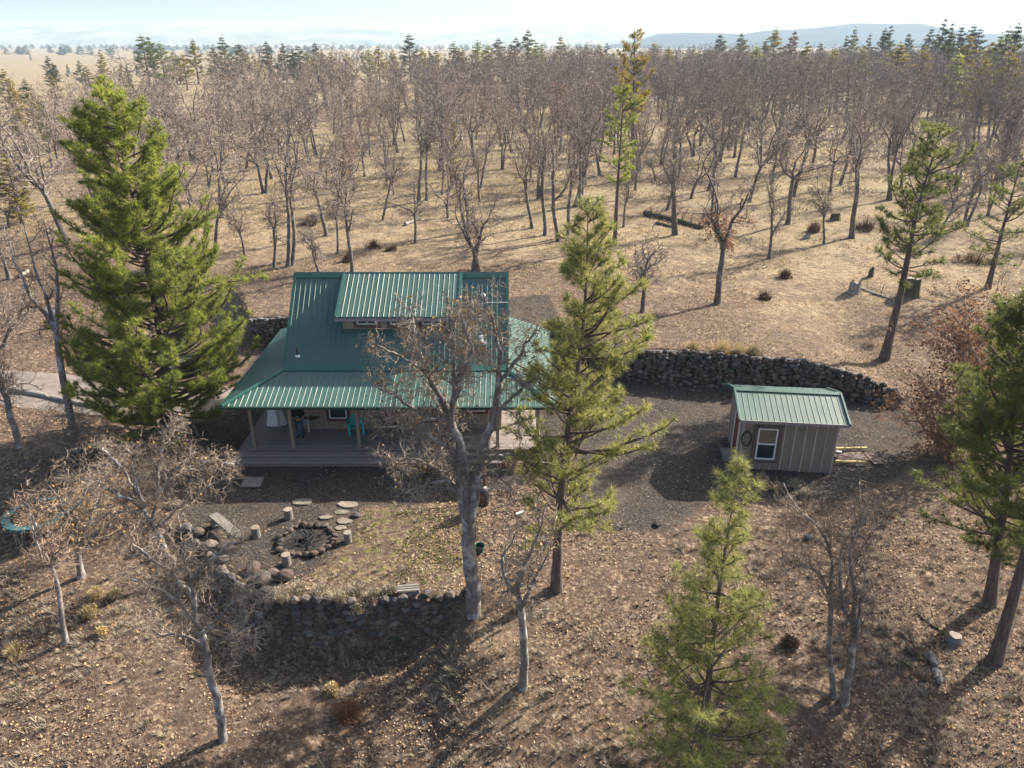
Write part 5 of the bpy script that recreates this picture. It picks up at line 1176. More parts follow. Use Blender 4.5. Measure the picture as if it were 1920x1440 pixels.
limb_oak('leaning oak left of the plank bench with sunlit spreading twigs', (340,1094), [
    ([(340,1098),(322,1050),(298,1005),(285,980)], 0, .13, .095, 1),
    ([(285,980),(262,930),(250,880),(240,830)], .5, .07, .02, 12),
    ([(285,980),(300,920),(330,880),(365,850)], .3, .06, .02, 13),
    ([(292,990),(340,950),(385,915),(430,895)], .8, .05, .02, 13),
    ([(270,950),(225,930),(185,905),(150,900)], -.3, .07, .02, 12),
    ([(290,930),(300,860),(310,810),(330,785)], 1.1, .06, .02, 12, .3),
    ([(275,960),(235,960),(200,965),(170,985)], -.9, .05, .015, 9),
    ([(310,900),(360,880),(400,860),(440,870)], 1.6, .05, .015, 11, .5),
    ([(260,930),(230,880),(205,850),(185,835)], 1.4, .05, .015, 11, .2),
    ], 204, ('oak_bark', 'twig_pale', 'tan_leaf'), leaf=.04, n3=7, n4=6, tw=.005, gn=.36, lscale=.95)
place_oak('oak with clinging tan leaves beside the trampoline', [(153,1082),(146,1010),(138,950),(150,835)], 205, 110, .13, fork=.42, nl=3, n2=12, n3=6, n4=5, tw=.0065, spread=(.6, 1.5), mats=('oak_bark', 'twig_pale', 'tan_leaf'), leaf=.5, leafz=(.15, .7))
place_oak('small slim oak in sunlit leaves at the lower left', [(123,1205),(105,1120),(82,1040),(62,940)], 206, 75, .09, fork=.5, nl=3, n2=12, n3=5, n4=4, tw=.0065, spread=(.6, 1.5))
bs = G(146, 845)
place_oak('dark-limbed oak standing between the big left pine and the driveway', [(146,845),(128,690),(108,545),(95,470),(85,390)], 207, 80, .17, base=bs, fork=.48, nl=3, n2=12, n3=6, n4=4, tw=.009, gn=.34, spread=(.6, 1.5))
place_oak('broken-limbed oak at the left edge below the driveway', [(38,838),(20,790),(0,740),(-20,640)], 208, 70, .16, fork=.45, nl=3, n2=12, n3=6, n4=4, tw=.009, spread=(.6, 1.5))
place_oak('low pale oak sapling at the left edge under the driveway bank', [(130,860),(122,800),(118,735)], 209, 90, .07, fork=.2, nl=3, n2=12, n3=7, n4=6, tw=.005, spread=(.6, 1.5), mats=('oak_bark', 'twig_pale', 'tan_leaf'), leaf=.06)
place_oak('oak sapling left of the sunlit twigs with a few tan leaves', [(205,985),(200,930),(205,850)], 214, 80, .06, fork=.2, nl=3, n2=12, n3=7, n4=6, tw=.005, spread=(.6, 1.5), mats=('oak_bark', 'twig_pale', 'tan_leaf'), leaf=.1)
place_oak('left oak of the slim pair in front of the shed', [(1563,1305),(1570,1150),(1568,1040),(1560,930)], 210, 75, .085, fork=.48, nl=3, n2=12, n3=6, n4=5, tw=.007, gn=.34, spread=(.6, 1.5))
place_oak('right oak of the slim pair in front of the shed, forking low', [(1582,1318),(1606,1200),(1640,1090),(1650,1000),(1655,895)], 211, 95, .12, fork=.40, nl=3, n2=12, n3=6, n4=5, tw=.007, gn=.34, spread=(.6, 1.5))
place_oak('rust-leaved oak at the right edge beyond the stone wall', [(1858,850),(1862,740),(1870,640),(1880,520)], 212, 140, .14, fork=.2, nl=5, n2=13, n3=6, n4=5, tw=.010, spread=(.6, 1.5), leaf=2, leafz=(.1, 1), leaf_size=.14)
place_oak('low rust-leaved oak thicket against the right end of the stone wall', [(1762,850),(1765,800),(1770,705)], 213, 95, .07, fork=.1, nl=7, n2=11, n3=5, n4=4, tw=.008, lead=(.3, 1.0), leaf_size=.14, spread=(.6, 1.5), leaf=1, leafz=(.0, 1), name='oak_thicket')
place_oak('rust-leaved oak right of the pair of right-edge pines', [(1915,760),(1920,700),(1925,600)], 215, 90, .10, fork=.25, nl=3, n2=12, n3=5, n4=4, tw=.010, spread=(.6, 1.5), leaf=1, leafz=(0, 1))
# ---- mid oaks, each seen singly
mid = [
 ([(1345,570),(1358,470),(1368,380),(1370,262)], 85, .21, .32, 1, 'large oak with rust leaves on its lower limbs standing in the field', dict(leaf=2, leafz=(.18,.58))),
 ([(1205,585),(1215,520),(1232,430)], 60, .15, .35, 1, 'small bare oak with crooked limbs behind the middle pine', {}),
 ([(540,500),(532,400),(528,290),(520,215)], 62, .16, .35, 2, 'double-stemmed oak just behind the left end of the cabin ridge', {}),
 ([(515,502),(495,430),(475,345)], 40, .12, .5, 1, 'leaning slim oak left of the double-stemmed oak', {}),
 ([(598,510),(580,465),(562,425)], 28, .10, .5, 1, 'short leaning oak behind the upper left roof corner', {}),
 ([(661,513),(648,400),(635,290)], 52, .14, .5, 1, 'tall slender oak rising behind the dormer ridge', {}),
 ([(634,475),(632,410),(632,330)], 30, .09, .45, 1, 'thin dark oak left of the tall slender oak', {}),
 ([(612,442),(602,360),(590,280)], 45, .16, .5, 1, 'oak with a pale thick stem in the field above the ridge', {}),
 ([(718,413),(720,350),(735,270)], 45, .12, .4, 1, 'oak with one long side limb in the clearing', {}),
 ([(786,378),(780,300),(775,190)], 50, .17, .5, 1, 'left stem of the upright oak clump in the clearing', {}),
 ([(800,377),(802,300),(808,200)], 45, .15, .5, 1, 'right stem of the upright oak clump in the clearing', {}),
 ([(829,365),(832,290),(835,215)], 26, .10, .5, 1, 'dark thin stem right of the upright oak clump', {}),
 ([(888,512),(885,420),(890,335)], 62, .20, .28, 2, 'many-forked bluish oak directly behind the ridge right of the dormer', {}),
 ([(1597,447),(1612,360),(1625,205)], 68, .22, .38, 1, 'tall upright oak with a pale trunk in the upper right field', {}),
 ([(1545,457),(1546,400),(1545,330)], 26, .09, .45, 1, 'thin dark oak beside the dark stump', {}),
 ([(1442,486),(1455,410),(1468,320)], 34, .12, .45, 1, 'slim oak standing right of the rust-leaved field oak', {}),
 ([(1250,395),(1258,350),(1268,280)], 40, .14, .4, 1, 'oak behind the left end of the mossy log', {}),
 ([(1047,452),(1040,360),(1028,230)], 50, .18, .5, 1, 'pale-stemmed oak in the tight grove behind the middle pine', {}),
 ([(1064,442),(1068,350),(1078,240)], 45, .16, .5, 1, 'right-leaning oak in the tight grove', {}),
 ([(1022,442),(1018,350),(1012,230)], 45, .16, .5, 1, 'left-leaning oak in the tight grove', {}),
 ([(998,428),(992,350),(988,250)], 45, .15, .5, 1, 'outermost left oak of the tight grove', {}),
 ([(460,480),(448,430),(436,370)], 36, .10, .45, 1, 'slender oak between the big left pine and the cabin', {}),
 ([(402,478),(404,400),(408,300)], 45, .14, .45, 1, 'oak just right of the big left pine top', {}),
 ([(384,480),(380,420),(378,340)], 36, .12, .45, 1, 'oak half hidden by the right side of the big left pine', {}),
 ([(18,522),(8,470),(-5,410)], 48, .16, .4, 1, 'pale-trunked oak at the far left edge of the field', {}),
 ([(4,655),(22,600),(32,520)], 62, .14, .3, 1, 'dark crooked oak at the left edge above the driveway', {}),
 ([(1448,345),(1455,290),(1460,220)], 40, .17, .4, 1, 'stout oak near the top of the field', {}),
 ([(1575,348),(1585,280),(1590,190)], 44, .20, .4, 1, 'stout blue-grey oak left of the leaning field pine', {}),
 ([(1700,322),(1712,260),(1722,190)], 40, .15, .4, 1, 'upright oak behind the leaning field pine', {}),
 ([(1808,318),(1818,250),(1830,180)], 46, .17, .4, 1, 'oak behind the right side of the field', {}),
 ([(1900,300),(1908,240),(1912,170)], 46, .17, .4, 1, 'oak at the right edge below the pale pole', {}),
]
for i, (pix, rp, tr_, fk, stm, lab, kw) in enumerate(mid):
    place_oak(lab, pix, 300+i, rp, tr_, fork=fk, stems=stm, nl=2 if stm > 1 else 3, n2=11, n3=5, n4=4, tw=.013, gn=.36, spread=(.6, 1.4), mats=('far_bark', 'twig_far', 'rust_leaf'), leaf_size=.15 if kw else .1, **kw)
# ---- woodland: individuals then one mass
OK = []
for i in range(9):
    tb, cb, _ = gen_oak(400+i, 1.0*11, [3.6, 4.3, 4.9][i % 3], .19, fork=[.3, .38, .25][i % 3], nl=2 if i % 3 == 0 else 3, n2=11, n3=5, n4=4, tw=.017, gn=.38, spread=(.6, 1.4), stems=1 if i % 3 else 2, fine=1.5)
    OK.append((tb.mesh('trunk', M['far_bark'], True), cb.mesh('branches', M['twig_far'])))
OKR = gen_oak(450, 10, 3.3, .17, n2=10, n3=5, n4=4, tw=.018, gn=.36, fine=1.5, leaf=1, leaf_size=.16)
OKR = (OKR[0].mesh('trunk', M['far_bark'], True), OKR[1].mesh('branches', M['twig_far']), OKR[2].mesh('leaves', M['rust_leaf']))
PN = []
for i in range(5):
    tb, bb, cb = gen_pine(500+i, 16, [[(0,0),(.2,1.6),(.35,2.4),(.6,1.9),(.85,.9),(1,.1)], [(0,.5),(.15,2.6),(.4,2.2),(.7,1.3),(1,.1)], [(0,0),(.35,1.2),(.5,2.0),(.8,1.4),(1,.3)]][i % 3], .24, K=9, whorl=.75, per=5, z0=[.2, .1, .35][i % 3], tuft_gap=.5, nl=.55, nw=.13, side_len=.7)
    PN.append((tb.mesh('trunk', M['pine_bark'], True), bb.mesh('branches', M['pine_bark']), cb))
pine_me = {}
def pine_inst(loc, H, k, mat, lab, group=None, w=1.0):
    key = (k, mat)
    if key not in pine_me: pine_me[key] = PN[k][2].mesh('needles', M[mat])
    t = thing('pine_tree', lab, 'pine tree', loc, rng.uniform(0, 6.28), group); s_ = H/16; t.scale = (s_*w, s_*w, s_)
    inst('trunk', PN[k][0], t); inst('needles', pine_me[key], t); inst('branches', PN[k][1], t); return t
taken = [G(*m[0][0])[:2] for m in mid]
rng = random.Random(77); spots = []
def dens(x, y):
    # open ground near the cabin, denser with distance; open meadow glades
    u = x/max(y, 1)
    n = float(fbm(x*.045+2, y*.045+7, 3))
    if y < 52: return 0
    if -.06*y < x and y < 60: return 0
    a = .32+.68*min(1, (y-55)/60)
    if n < .48: a *= .10
    if y < 95 and .22 < u < .62: a *= .35
    return a
cand = []
for _ in range(20000):
    y = 55+(rng.random()**1.0)*330; x = rng.uniform(-.78, .78)*(y+12); 
    if y > np.interp(x/y*FPX*1.0+960, [0,150,260,400,600,960,1300,1600,1920], [92,108,128,150,180,235,290,340,360])*rng.uniform(.9,1.12): continue
    if rng.random() < dens(x, y): cand.append((x, y))
grid = {}
def okp(x, y, r):
    gx_, gy_ = int(x//4), int(y//4)
    for a in (-1, 0, 1):
        for b_ in (-1, 0, 1):
            for q in grid.get((gx_+a, gy_+b_), ()):
                if (q[0]-x)**2+(q[1]-y)**2 < r*r: return False
    return True
for t in taken: grid.setdefault((int(t[0]//4), int(t[1]//4)), []).append(t)
for x, y in cand:
    if okp(x, y, 4.6 if y < 110 else 4.4): grid.setdefault((int(x//4), int(y//4)), []).append((x, y)); spots.append((x, y))
roadY = lambda x: at_z(1400, 184, 2)[1]
spots = [p for p in spots if not (p[0] > 0 and abs(p[1]-np.interp(p[0], [4, 60, 200], [138, 143, 135])) < 3)]
spots.sort(key=lambda p: math.hypot(*p)); NI = 262
print('woodland oaks', len(spots))
for i, (x, y) in enumerate(spots[:NI]):
    sc = rng.choice([.55, .7, .8, .9, 1.0, 1.1])*rng.uniform(.92, 1.08); z = hz(x, y)-.1
    rust = rng.random() < .045
    if rust: lab, grp = 'oak with rusty brown leaves among the bare woodland oaks', 'rust-leaved oaks in the woodland'
    else:
        pu = 960+FPX*x/(y*cp_+(CAMZ-z-4)*sp_)
        where = next(w_ for lim, w_ in [(110, 'at the far left edge of the picture'), (300, 'around the top of the big left pine'), (480, 'between the big left pine and the cabin roof'), (640, 'behind the left end of the cabin ridge'), (800, 'above the cabin dormer'), (950, 'above the right end of the cabin ridge'), (1120, 'around the tight grove behind the middle pine'), (1280, 'right of the tall skyline pine'), (1430, 'above the long mossy log'), (1580, 'above the dark stump in the upper field'), (1750, 'behind the leaning field pine'), (9999, 'at the far right edge below the pale pole')] if pu < lim)
        rowd = 'nearest' if y < 78 else 'second-row' if y < 100 else 'mid-depth' if y < 125 else 'far'
        lab = f"{rowd} bare {'low' if sc < .8 else 'tall'} woodland oak {where}"; grp = 'bare oaks of the woodland '+where
    t = thing('oak_tree', lab, 'oak tree', (x, y, z), rng.uniform(0, 6.28), grp); t.scale = (sc*rng.uniform(.85, 1.15),)*2+(sc,)
    for me in (OKR if rust else OK[rng.randrange(9)]): inst(me.name.split('.')[0], me, t)
    t.rotation_euler = (rng.gauss(0, .07), rng.gauss(0, .07), t.rotation_euler[2])
# mass beyond
rest = spots[NI:]
def gn_mass(name, pts, protos, label=None):
    me = bpy.data.meshes.new(name); me.vertices.add(len(pts)); me.vertices.foreach_set('co', np.array([p[:3] for p in pts], np.float32).ravel())
    a = me.attributes.new('scl', 'FLOAT_VECTOR', 'POINT'); a.data.foreach_set('vector', np.array([(p[3]*p[6], p[3]*p[6], p[3]) for p in pts], np.float32).ravel())
    a = me.attributes.new('rot', 'FLOAT_VECTOR', 'POINT'); a.data.foreach_set('vector', np.array([(math.sin(p[4]*7)*.09, math.cos(p[4]*11)*.09, p[4]) for p in pts], np.float32).ravel())
    a = me.attributes.new('pick', 'INT', 'POINT'); a.data.foreach_set('value', np.array([p[5] for p in pts], np.int32))
    o = bpy.data.objects.new(name, me); COL.objects.link(o); tag(o, kind='stuff')
    ng = bpy.data.node_groups.new(name, 'GeometryNodeTree'); ng.interface.new_socket('Geometry', in_out='INPUT', socket_type='NodeSocketGeometry'); ng.interface.new_socket('Geometry', in_out='OUTPUT', socket_type='NodeSocketGeometry')
    gi = ng.nodes.new('NodeGroupInput'); gout = ng.nodes.new('NodeGroupOutput'); jn = ng.nodes.new('GeometryNodeJoinGeometry')
    def attr(n_, ty): x = ng.nodes.new('GeometryNodeInputNamedAttribute'); x.data_type = ty; x.inputs['Name'].default_value = n_; return x
    sa, ra, pa = attr('scl', 'FLOAT_VECTOR'), attr('rot', 'FLOAT_VECTOR'), attr('pick', 'INT')
    o2 = lambda n_: [s_ for s_ in n_.outputs if s_.enabled and s_.name == 'Attribute'][0]
    for k, po in enumerate(protos):
        oi = ng.nodes.new('GeometryNodeObjectInfo'); oi.inputs['Object'].default_value = po; oi.inputs['As Instance'].default_value = True
        cmp_ = ng.nodes.new('FunctionNodeCompare'); cmp_.data_type = 'INT'; cmp_.operation = 'EQUAL'
        ii = [s_ for s_ in cmp_.inputs if s_.enabled]; ng.links.new(o2(pa), ii[0]); ii[1].default_value = k
        ip = ng.nodes.new('GeometryNodeInstanceOnPoints'); ng.links.new(gi.outputs[0], ip.inputs['Points']); ng.links.new(cmp_.outputs[0], ip.inputs['Selection']); ng.links.new(oi.outputs['Geometry'], ip.inputs['Instance'])
        ng.links.new(o2(ra), ip.inputs['Rotation']); ng.links.new(o2(sa), ip.inputs['Scale']); ng.links.new(ip.outputs[0], jn.inputs[0])
    ng.links.new(jn.outputs[0], gout.inputs[0]); md = o.modifiers.new('scatter', 'NODES'); md.node_group = ng
    return o
protos = []
for i in range(6):
    tb, cb, _ = gen_oak(600+i, 11, 4.6, .22, fork=.30, nl=3, n2=9, n3=4, n4=3, tw=.026, gn=.38, spread=(.6, 1.4), fine=1.9)
    cb.mi = 1; 
    for V_, (kk, Fs) in ((0, (0, 0)),): pass
    mb_ = B(); mb_.V = tb.V+cb.V; mb_.n = tb.n+cb.n
    for (k_, m_), Ls in tb.F.items(): mb_.F.setdefault((k_, 0), []).extend(Ls)
    for (k_, m_), Ls in cb.F.items(): mb_.F.setdefault((k_, 1), []).extend([F_+tb.n for F_ in Ls])
    protos.append(bpy.data.objects.new('woodland_oak', mb_.mesh('woodland_oak', [M['far_bark'], M['twig_far']])))
gn_mass('oak_woodland', [(x, y, hz(x, y)-.1, rng.choice([.6, .8, .95, 1.05, 1.18])*rng.uniform(.93, 1.07), rng.uniform(0, 6.28), rng.randrange(6), rng.uniform(.9, 1.25)) for x, y in rest], protos)
# ---- skyline pines one by one: (u, v_top, v_base, colour, shape)
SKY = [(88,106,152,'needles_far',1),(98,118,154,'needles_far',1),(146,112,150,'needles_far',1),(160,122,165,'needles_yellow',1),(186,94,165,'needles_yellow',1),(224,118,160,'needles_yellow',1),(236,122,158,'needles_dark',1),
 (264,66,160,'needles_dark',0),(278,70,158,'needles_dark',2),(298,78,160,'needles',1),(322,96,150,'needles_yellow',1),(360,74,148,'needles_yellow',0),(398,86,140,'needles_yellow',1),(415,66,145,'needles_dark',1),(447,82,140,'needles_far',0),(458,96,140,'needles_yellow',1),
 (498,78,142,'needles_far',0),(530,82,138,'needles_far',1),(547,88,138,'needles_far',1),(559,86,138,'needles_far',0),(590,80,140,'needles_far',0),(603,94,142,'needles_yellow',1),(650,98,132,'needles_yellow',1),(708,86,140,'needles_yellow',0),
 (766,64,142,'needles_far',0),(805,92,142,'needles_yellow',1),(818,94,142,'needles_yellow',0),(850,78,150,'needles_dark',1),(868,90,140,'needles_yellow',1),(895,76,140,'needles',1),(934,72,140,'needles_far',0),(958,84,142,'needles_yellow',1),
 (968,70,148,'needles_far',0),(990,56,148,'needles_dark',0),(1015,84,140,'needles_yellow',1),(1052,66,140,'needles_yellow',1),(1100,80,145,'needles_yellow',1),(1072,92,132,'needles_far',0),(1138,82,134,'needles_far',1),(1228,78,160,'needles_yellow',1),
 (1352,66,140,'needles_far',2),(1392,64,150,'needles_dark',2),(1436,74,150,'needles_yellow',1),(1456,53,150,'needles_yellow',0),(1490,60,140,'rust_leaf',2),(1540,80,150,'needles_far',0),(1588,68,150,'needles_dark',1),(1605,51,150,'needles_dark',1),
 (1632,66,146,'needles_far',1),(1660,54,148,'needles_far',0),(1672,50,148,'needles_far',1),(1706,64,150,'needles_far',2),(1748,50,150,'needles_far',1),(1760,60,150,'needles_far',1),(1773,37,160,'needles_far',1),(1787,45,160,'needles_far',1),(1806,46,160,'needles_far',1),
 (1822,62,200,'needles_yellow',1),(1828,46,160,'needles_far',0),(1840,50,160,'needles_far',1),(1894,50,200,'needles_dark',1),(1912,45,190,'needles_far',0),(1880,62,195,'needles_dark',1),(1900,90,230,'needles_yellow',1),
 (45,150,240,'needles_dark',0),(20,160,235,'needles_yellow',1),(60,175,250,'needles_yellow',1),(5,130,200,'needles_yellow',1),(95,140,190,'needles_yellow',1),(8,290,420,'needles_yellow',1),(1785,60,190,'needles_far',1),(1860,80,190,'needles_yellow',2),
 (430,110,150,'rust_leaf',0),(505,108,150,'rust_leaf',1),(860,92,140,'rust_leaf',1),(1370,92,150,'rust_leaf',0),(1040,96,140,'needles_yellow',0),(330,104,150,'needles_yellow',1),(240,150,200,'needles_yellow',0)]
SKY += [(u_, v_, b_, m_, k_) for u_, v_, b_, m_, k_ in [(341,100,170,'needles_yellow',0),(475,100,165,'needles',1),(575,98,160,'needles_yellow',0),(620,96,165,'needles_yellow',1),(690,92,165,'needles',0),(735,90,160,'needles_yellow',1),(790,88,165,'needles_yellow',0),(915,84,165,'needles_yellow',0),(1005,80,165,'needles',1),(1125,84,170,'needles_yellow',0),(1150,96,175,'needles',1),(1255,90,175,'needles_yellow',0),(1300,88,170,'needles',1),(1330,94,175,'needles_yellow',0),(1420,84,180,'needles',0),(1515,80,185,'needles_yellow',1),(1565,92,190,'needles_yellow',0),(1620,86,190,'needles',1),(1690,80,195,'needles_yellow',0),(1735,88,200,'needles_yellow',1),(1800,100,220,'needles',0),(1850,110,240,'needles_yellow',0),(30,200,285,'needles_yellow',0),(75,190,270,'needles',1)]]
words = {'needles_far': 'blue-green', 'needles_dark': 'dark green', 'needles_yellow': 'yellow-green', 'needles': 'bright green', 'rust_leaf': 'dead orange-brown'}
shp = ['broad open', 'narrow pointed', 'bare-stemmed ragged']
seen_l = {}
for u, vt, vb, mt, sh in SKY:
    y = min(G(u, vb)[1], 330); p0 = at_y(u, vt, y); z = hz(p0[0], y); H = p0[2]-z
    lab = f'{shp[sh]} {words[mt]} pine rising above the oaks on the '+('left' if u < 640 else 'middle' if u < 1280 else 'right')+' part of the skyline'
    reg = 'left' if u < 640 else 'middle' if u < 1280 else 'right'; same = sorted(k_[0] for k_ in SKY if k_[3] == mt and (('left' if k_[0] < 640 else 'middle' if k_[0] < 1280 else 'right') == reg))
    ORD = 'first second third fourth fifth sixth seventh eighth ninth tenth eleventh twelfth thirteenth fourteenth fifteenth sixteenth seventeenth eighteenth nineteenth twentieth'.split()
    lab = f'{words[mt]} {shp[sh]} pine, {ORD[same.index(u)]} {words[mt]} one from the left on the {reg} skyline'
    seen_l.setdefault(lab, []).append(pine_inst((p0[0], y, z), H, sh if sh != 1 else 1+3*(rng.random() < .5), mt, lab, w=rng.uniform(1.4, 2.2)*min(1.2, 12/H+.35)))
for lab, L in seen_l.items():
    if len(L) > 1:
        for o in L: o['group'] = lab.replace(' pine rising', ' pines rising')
# ---- far conifer belt and scattered trees on the plain
pp = []
for _ in range(1500):
    u = rng.uniform(-100, 2020); y = rng.uniform(330, 620); 
    if u < 560: continue
    x = (u-960)/FPX*y; n = float(fbm(x*.012, y*.012, 2)); 
    if rng.random() < (.2 if n < .45 else .6)*(1 if u > 1150 else .18): pp.append((x, y, hz(x, y)-.3, rng.uniform(.4, .8), rng.uniform(0, 6.28), rng.randrange(3), rng.uniform(.8, 1.1)))
for _ in range(260):
    y = rng.uniform(420, 1400); x = -rng.uniform(.02, .75)*y; n = float(fbm(x*.006, y*.006, 2))
    if n > .5: pp.append((x, y, hz(x, y)-.3, rng.uniform(.3, .6), rng.uniform(0, 6.28), rng.randrange(3), rng.uniform(1.2, 2)))
for _ in range(900):
    y = rng.uniform(1500, 3300); x = rng.uniform(-.75, .3)*y
    if abs(float(fbm(x*.0015, y*.004, 2))-.5) < .06 or y > 2900: pp.append((x, y, hz(x, y)-1, rng.uniform(.7, 1.1), rng.uniform(0, 6.28), rng.randrange(3), rng.uniform(2, 5)))
fp = []
for i in range(3):
    tb, bb, cb = gen_pine(700+i, 16, [(0,.5),(.15,2.8),(.4,2.4),(.7,1.5),(1,.1)], .24, K=7, whorl=1.3, per=5, z0=.1, tuft_gap=.8, nl=.9, nw=.35)
    fp.append(bpy.data.objects.new('far_conifer', cb.mesh('far_conifer', M['needles_far'])))
gn_mass('far_conifer_wood', pp, fp)
# ---- shrubs, tufts and ground cover
def tuft_geo(rs, c, n, hgt, spread, w, lean=(0, 0)):
    """c (N,3) -> n blades each"""
    N = len(c); c = np.repeat(c, n, 0); M_ = len(c); hh = np.repeat(hgt, n)*rs.uniform(.6, 1.1, M_)
    a = rs.uniform(0, 6.283, M_); sp = np.repeat(spread, n)*rs.uniform(.1, 1, M_)
    base = c+np.stack([np.cos(a)*sp*.3, np.sin(a)*sp*.3, np.full(M_, -.02)], -1)
    tip = c+np.stack([np.cos(a)*sp+np.repeat(hgt, n)*lean[0], np.sin(a)*sp+np.repeat(hgt, n)*lean[1], hh], -1)
    midp = (base+tip)/2+np.stack([np.zeros(M_), np.zeros(M_), hh*.18], -1)
    p = np.stack([-np.sin(a), np.cos(a), np.zeros(M_)], -1)*w
    V = np.stack([base-p, base+p, midp+p*.8, midp-p*.8, tip], 1).reshape(-1, 3); k = np.arange(M_)[:, None]*5
    return V, k+np.array([0, 1, 2, 3]), k+np.array([3, 2, 4])
def shrub(u, v, r, hh, n, mat, lab, name='shrub', seed=0, group=None, w=.008):
    p = G(u, v); rs = np.random.RandomState(seed+int(u)); m = 14; c = np.stack([rs.normal(0, r*.4, m), rs.normal(0, r*.4, m), np.zeros(m)], -1); b = B()
    V, F1, F2 = tuft_geo(rs, c, n, rs.uniform(.6, 1.1, m)*hh*np.exp(-(np.hypot(c[:, 0], c[:, 1])/(r*.8))**2)+.05, np.full(m, r*.75), w); b.add(V, F1); b.add(V, F2)
    # small leaf clumps through the volume
    q = rs.normal(0, 1, (n*8, 3)); q /= np.linalg.norm(q, axis=1, keepdims=True); q *= rs.uniform(.5, 1, (n*8, 1))**.4; q = q*np.array([r*rs.uniform(.7, 1.2), r*.8, hh*.5])+np.array([0, 0, hh*.5]); q = q[q[:, 2] > 0]
    V, F = quads_at(q, .06, 1.5, rs); b.add(V, F); o = b.build(name, mat); o.location = p; tag(o, lab, 'shrub', group); return o
for i, (u, v, r, hh, lab) in enumerate([(530,1122,.42,.5,'large grey shrub on the wall right of the pale boulder'),(556,1108,.35,.4,'second grey shrub from the left on the stone wall'),(601,1115,.38,.4,'low grey shrub third from the left on the wall'),(640,1126,.42,.45,'wide grey-green shrub above the middle of the wall'),(668,1112,.40,.45,'tallest grey-green shrub on the middle of the wall'),(700,1120,.32,.35,'small grey shrub left of the slatted crate'),(730,1112,.28,.3,'last grey shrub touching the slatted crate'),(672,1140,.34,.35,'grey-green shrub spilling over the stone wall face'),(1425,905,.36,.4,'grey shrub below the shed window'),(1455,918,.34,.35,'low grey shrub in the shade before the shed'),(1490,912,.34,.35,'grey shrub under the middle of the shed wall'),(1510,928,.3,.3,'rightmost grey shrub in front of the shed'),(1405,925,.3,.3,'leftmost grey shrub beside the young pine top')]):
    shrub(u, v, r, hh, 22, M['sage'], lab, seed=i)
for i, (u, v, r, hh, lab) in enumerate([(1300,655,.45,.55,'pale bunch grass on the wall top left end'),(1352,658,.55,.65,'pale bunch grass clump on the wall top centre'),(1385,662,.5,.6,'biggest pale bunch grass on the wall top'),(1412,663,.4,.5,'smaller bunch grass right of the biggest clump'),(170,1155,.35,.5,'bright pale bunch grass at lower left'),(192,1190,.22,.32,'small bright bunch grass below the larger one'),(180,1118,.3,.4,'upper bunch grass near the left oaks'),(622,1298,.26,.4,'pale bunch grass tuft below the stone wall'),(215,1120,.3,.35,'dull bunch grass between the left oaks'),(30,1225,.4,.4,'bunch grass at the left edge of the leaves')]):
    shrub(u, v, r, hh, 26, M['straw'], lab, 'bunch_grass', seed=50+i)
for i, (u, v, r, hh) in enumerate([(1432,560,.5,.6),(1527,435,.9,1.1),(1620,430,1.0,1.1),(1820,490,1.3,1.2),(1700,470,.8,.8),(1380,232,1.5,1.4),(1410,225,1.4,1.4),(655,490,.7,.8),(700,465,.6,.7),(735,470,.5,.5),(1470,520,.5,.7),(1640,225,1.6,1.4),(1740,330,1.3,1.2),(588,420,1.2,1.0),(1905,330,1.4,1.2),(650,1345,.5,.45),(1480,1210,.3,.3)]):
    lab = 'dark twiggy brush clump in the dry field behind the cabin' if v < 600 else ('reddish dead brush clump in shade below the stone wall' if u < 800 else 'dark brush clump near the slim oak pair')
    shrub(u, v, r, hh, 30, M['brush'] if u != 650 else M['rust_leaf'], lab, 'brush', seed=90+i, group='brush clumps in the dry field' if v < 600 else None, w=.014)
for (u, v, r, hh, lab) in [(815,838,.5,.6,'tan leafy dry shrub in front of the porch beside the double window'),(955,852,.5,.5,'rust-coloured leafy shrub at the right end of the porch steps'),(900,845,.35,.4,'small dry leafy shrub between the fork of the big oak and the porch')]:
    p = at_z(u, v, .2); p = (p[0], 27.6, hz(p[0], 27.6)); q = np.random.RandomState(int(u)); n_ = 420; c = q.normal(0, 1, (n_, 3)); c /= np.linalg.norm(c, axis=1, keepdims=True); c *= q.uniform(.4, 1, (n_, 1)); c = c*np.array([r, r*.7, hh*.6])+np.array([0, 0, hh*.6]); V, F = quads_at(c, .11, 1.3, q); b = B(); b.add(V, F)
    V, F1, F2 = tuft_geo(q, np.zeros((6, 3)), 10, np.full(6, hh*1.1), np.full(6, r*.8), .008); b.add(V, F1, 1); b.add(V, F2, 1); o = b.build('leafy_shrub', [M['rust_leaf'] if u == 955 else M['tan_leaf'], M['brush']]); o.location = p; tag(o, lab, 'shrub')
rs = np.random.RandomState(11)
def sample(n, x0, x1, y0, y1, fn):
    x = rs.uniform(x0, x1, n); y = rs.uniform(y0, y1, n); k = rs.rand(n) < fn(x, y); x, y = x[k], y[k]; vis = np.abs(x) < (y*.74+4); return x[vis], y[vis]
def clear(x, y):
    c = np.ones(len(x)); c[(x > -12.2) & (x < 1.9) & (y > 27.8) & (y < 37.5)] = 0
    c[(x > 9.4) & (x < 13.8) & (y > 27.2) & (y < 31)] = 0; c[np.hypot(x-fc[0], y-fc[1]) < .6] *= .3
    yb = np.interp(x, FWX, FWY); yw = np.interp(x, BWX, BWY); c[(yb-y > -.1) & (yb-y < .5) & (x > -11) & (x < -1)] = 0; c[(y-yw > -.2) & (y-yw < .4) & (x > -16) & (x < 20)] = 0
    return c
def gravd(x, y): return soft(x, y, GRAV, .8)
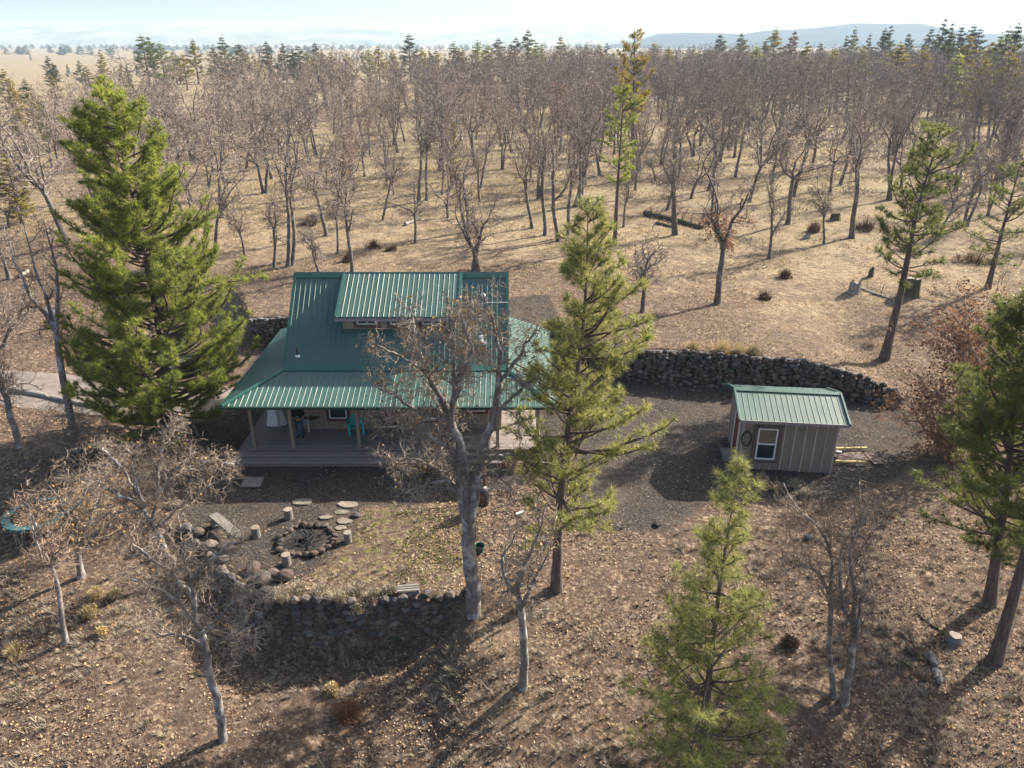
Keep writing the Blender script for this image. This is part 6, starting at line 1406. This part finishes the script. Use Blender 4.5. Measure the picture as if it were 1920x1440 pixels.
def fl_den(x, y):
    g = gravd(x, y); n = fbm(x*.35+4, y*.35, 3); yw = np.interp(x, BWX, BWY)
    d = np.clip((n-.40)*5, .08, 1)*(1-.90*g); d *= np.where(y > yw, .8, 1); drive = (x < -14) & (np.abs(y-36.6+.02*x) < 3); return d*clear(x, y)*np.where(drive, .15, 1)
x, y = sample(420000, -42, 42, 11.5, 54, fl_den)
sz_ = rs.uniform(.06, .13, len(x)); c = np.stack([x, y, h(x, y)+rs.uniform(.005, .05, len(x))], -1)
V, F = quads_at(c, .078, .5, rs); b = B(); b.add(V, F); o = b.build('fallen_leaves', M['litter']); tag(o, 'brown and tan fallen oak leaves covering the ground', 'leaves', kind='stuff'); print('leaves', len(x))
def gr_den(x, y):
    g = gravd(x, y); n = fbm(x*.22+40, y*.22, 3); yw = np.interp(x, BWX, BWY); d = np.clip((n-.38)*3.5, .04, 1)*(1-g); return d*clear(x, y)*np.where(y > yw, 1, .75)
x, y = sample(52000, -75, 85, 11.5, 112, gr_den)
c = np.stack([x, y, h(x, y)], -1); N = len(x); lit = rs.rand(N) < np.where(y > np.interp(x, BWX, BWY), .75, .35)
for m_, nm_, mk, lb_ in ((lit, 'dry_grass', 'straw', 'pale dry grass tufts scattered over the field'), (~lit, 'dull_grass', 'grey_straw', 'grey-brown dry grass tufts over the leaves')):
    cc = c[m_]; hg = rs.uniform(.06, .17, len(cc))*(1+.9*sstep((cc[:, 1]-38)/50)); V, F1, F2 = tuft_geo(rs, cc, 9, hg, hg*1.1, .014, (-.2, -.15)); b = B(); b.add(V, F1); b.add(V, F2); o = b.build(nm_, M[mk]); tag(o, lb_, 'grass', kind='stuff')
x, y = sample(5000, -9, 1, 19, 26, lambda x, y: soft(x, y, LAWN, .8)*(fbm(x*.9, y*.9, 2) > .52))
c = np.stack([x, y, h(x, y)], -1); hg = rs.uniform(.04, .08, len(c)); V, F1, F2 = tuft_geo(rs, c, 7, hg, hg, .008); b = B(); b.add(V, F1); b.add(V, F2); tag(b.build('green_grass', M['moss']), 'short green grass showing between the leaves', 'grass', kind='stuff')
x, y = sample(8000, -22, 26, 11.5, 33, lambda x, y: (fbm(x*.25+15, y*.25+9, 3) > .47)*clear(x, y)*(1-gravd(x, y))*np.where((x > -11) & (x < 0) & (y > 19), .1, 1))
c = np.stack([x, y, h(x, y)], -1); hg = rs.uniform(.12, .26, len(c)); V, F1, F2 = tuft_geo(rs, c, 22, hg, hg*1.25, .007, (-.25, -.1)); b = B(); b.add(V, F1); b.add(V, F2); tag(b.build('grey_grass', M['grey_straw']), 'larger grey-brown grass clumps in the foreground', 'grass', kind='stuff')
# low twiggy undergrowth at the left and under the walls
def br_den(x, y):
    n = fbm(x*.3+70, y*.3, 2); a = np.zeros(len(x)); a[(x < -4) & (y < 19.5)] = .5; a[(x < -14) & (y < 31)] = .5; a[(x > 14) & (y < 33)] = .45; return a*(n > .5)*clear(x, y)*(1-gravd(x, y))
x, y = sample(5000, -30, 32, 12, 34, br_den); c = np.stack([x, y, h(x, y)], -1); hg = rs.uniform(.12, .4, len(c)); V, F1, F2 = tuft_geo(rs, c, 7, hg, hg*.9, .007); b = B(); b.add(V, F1); b.add(V, F2); tag(b.build('undergrowth', M['brush']), 'low dark twiggy undergrowth', 'undergrowth', kind='stuff')
print('tris', sum(len(m.polygons) for m in bpy.data.meshes))
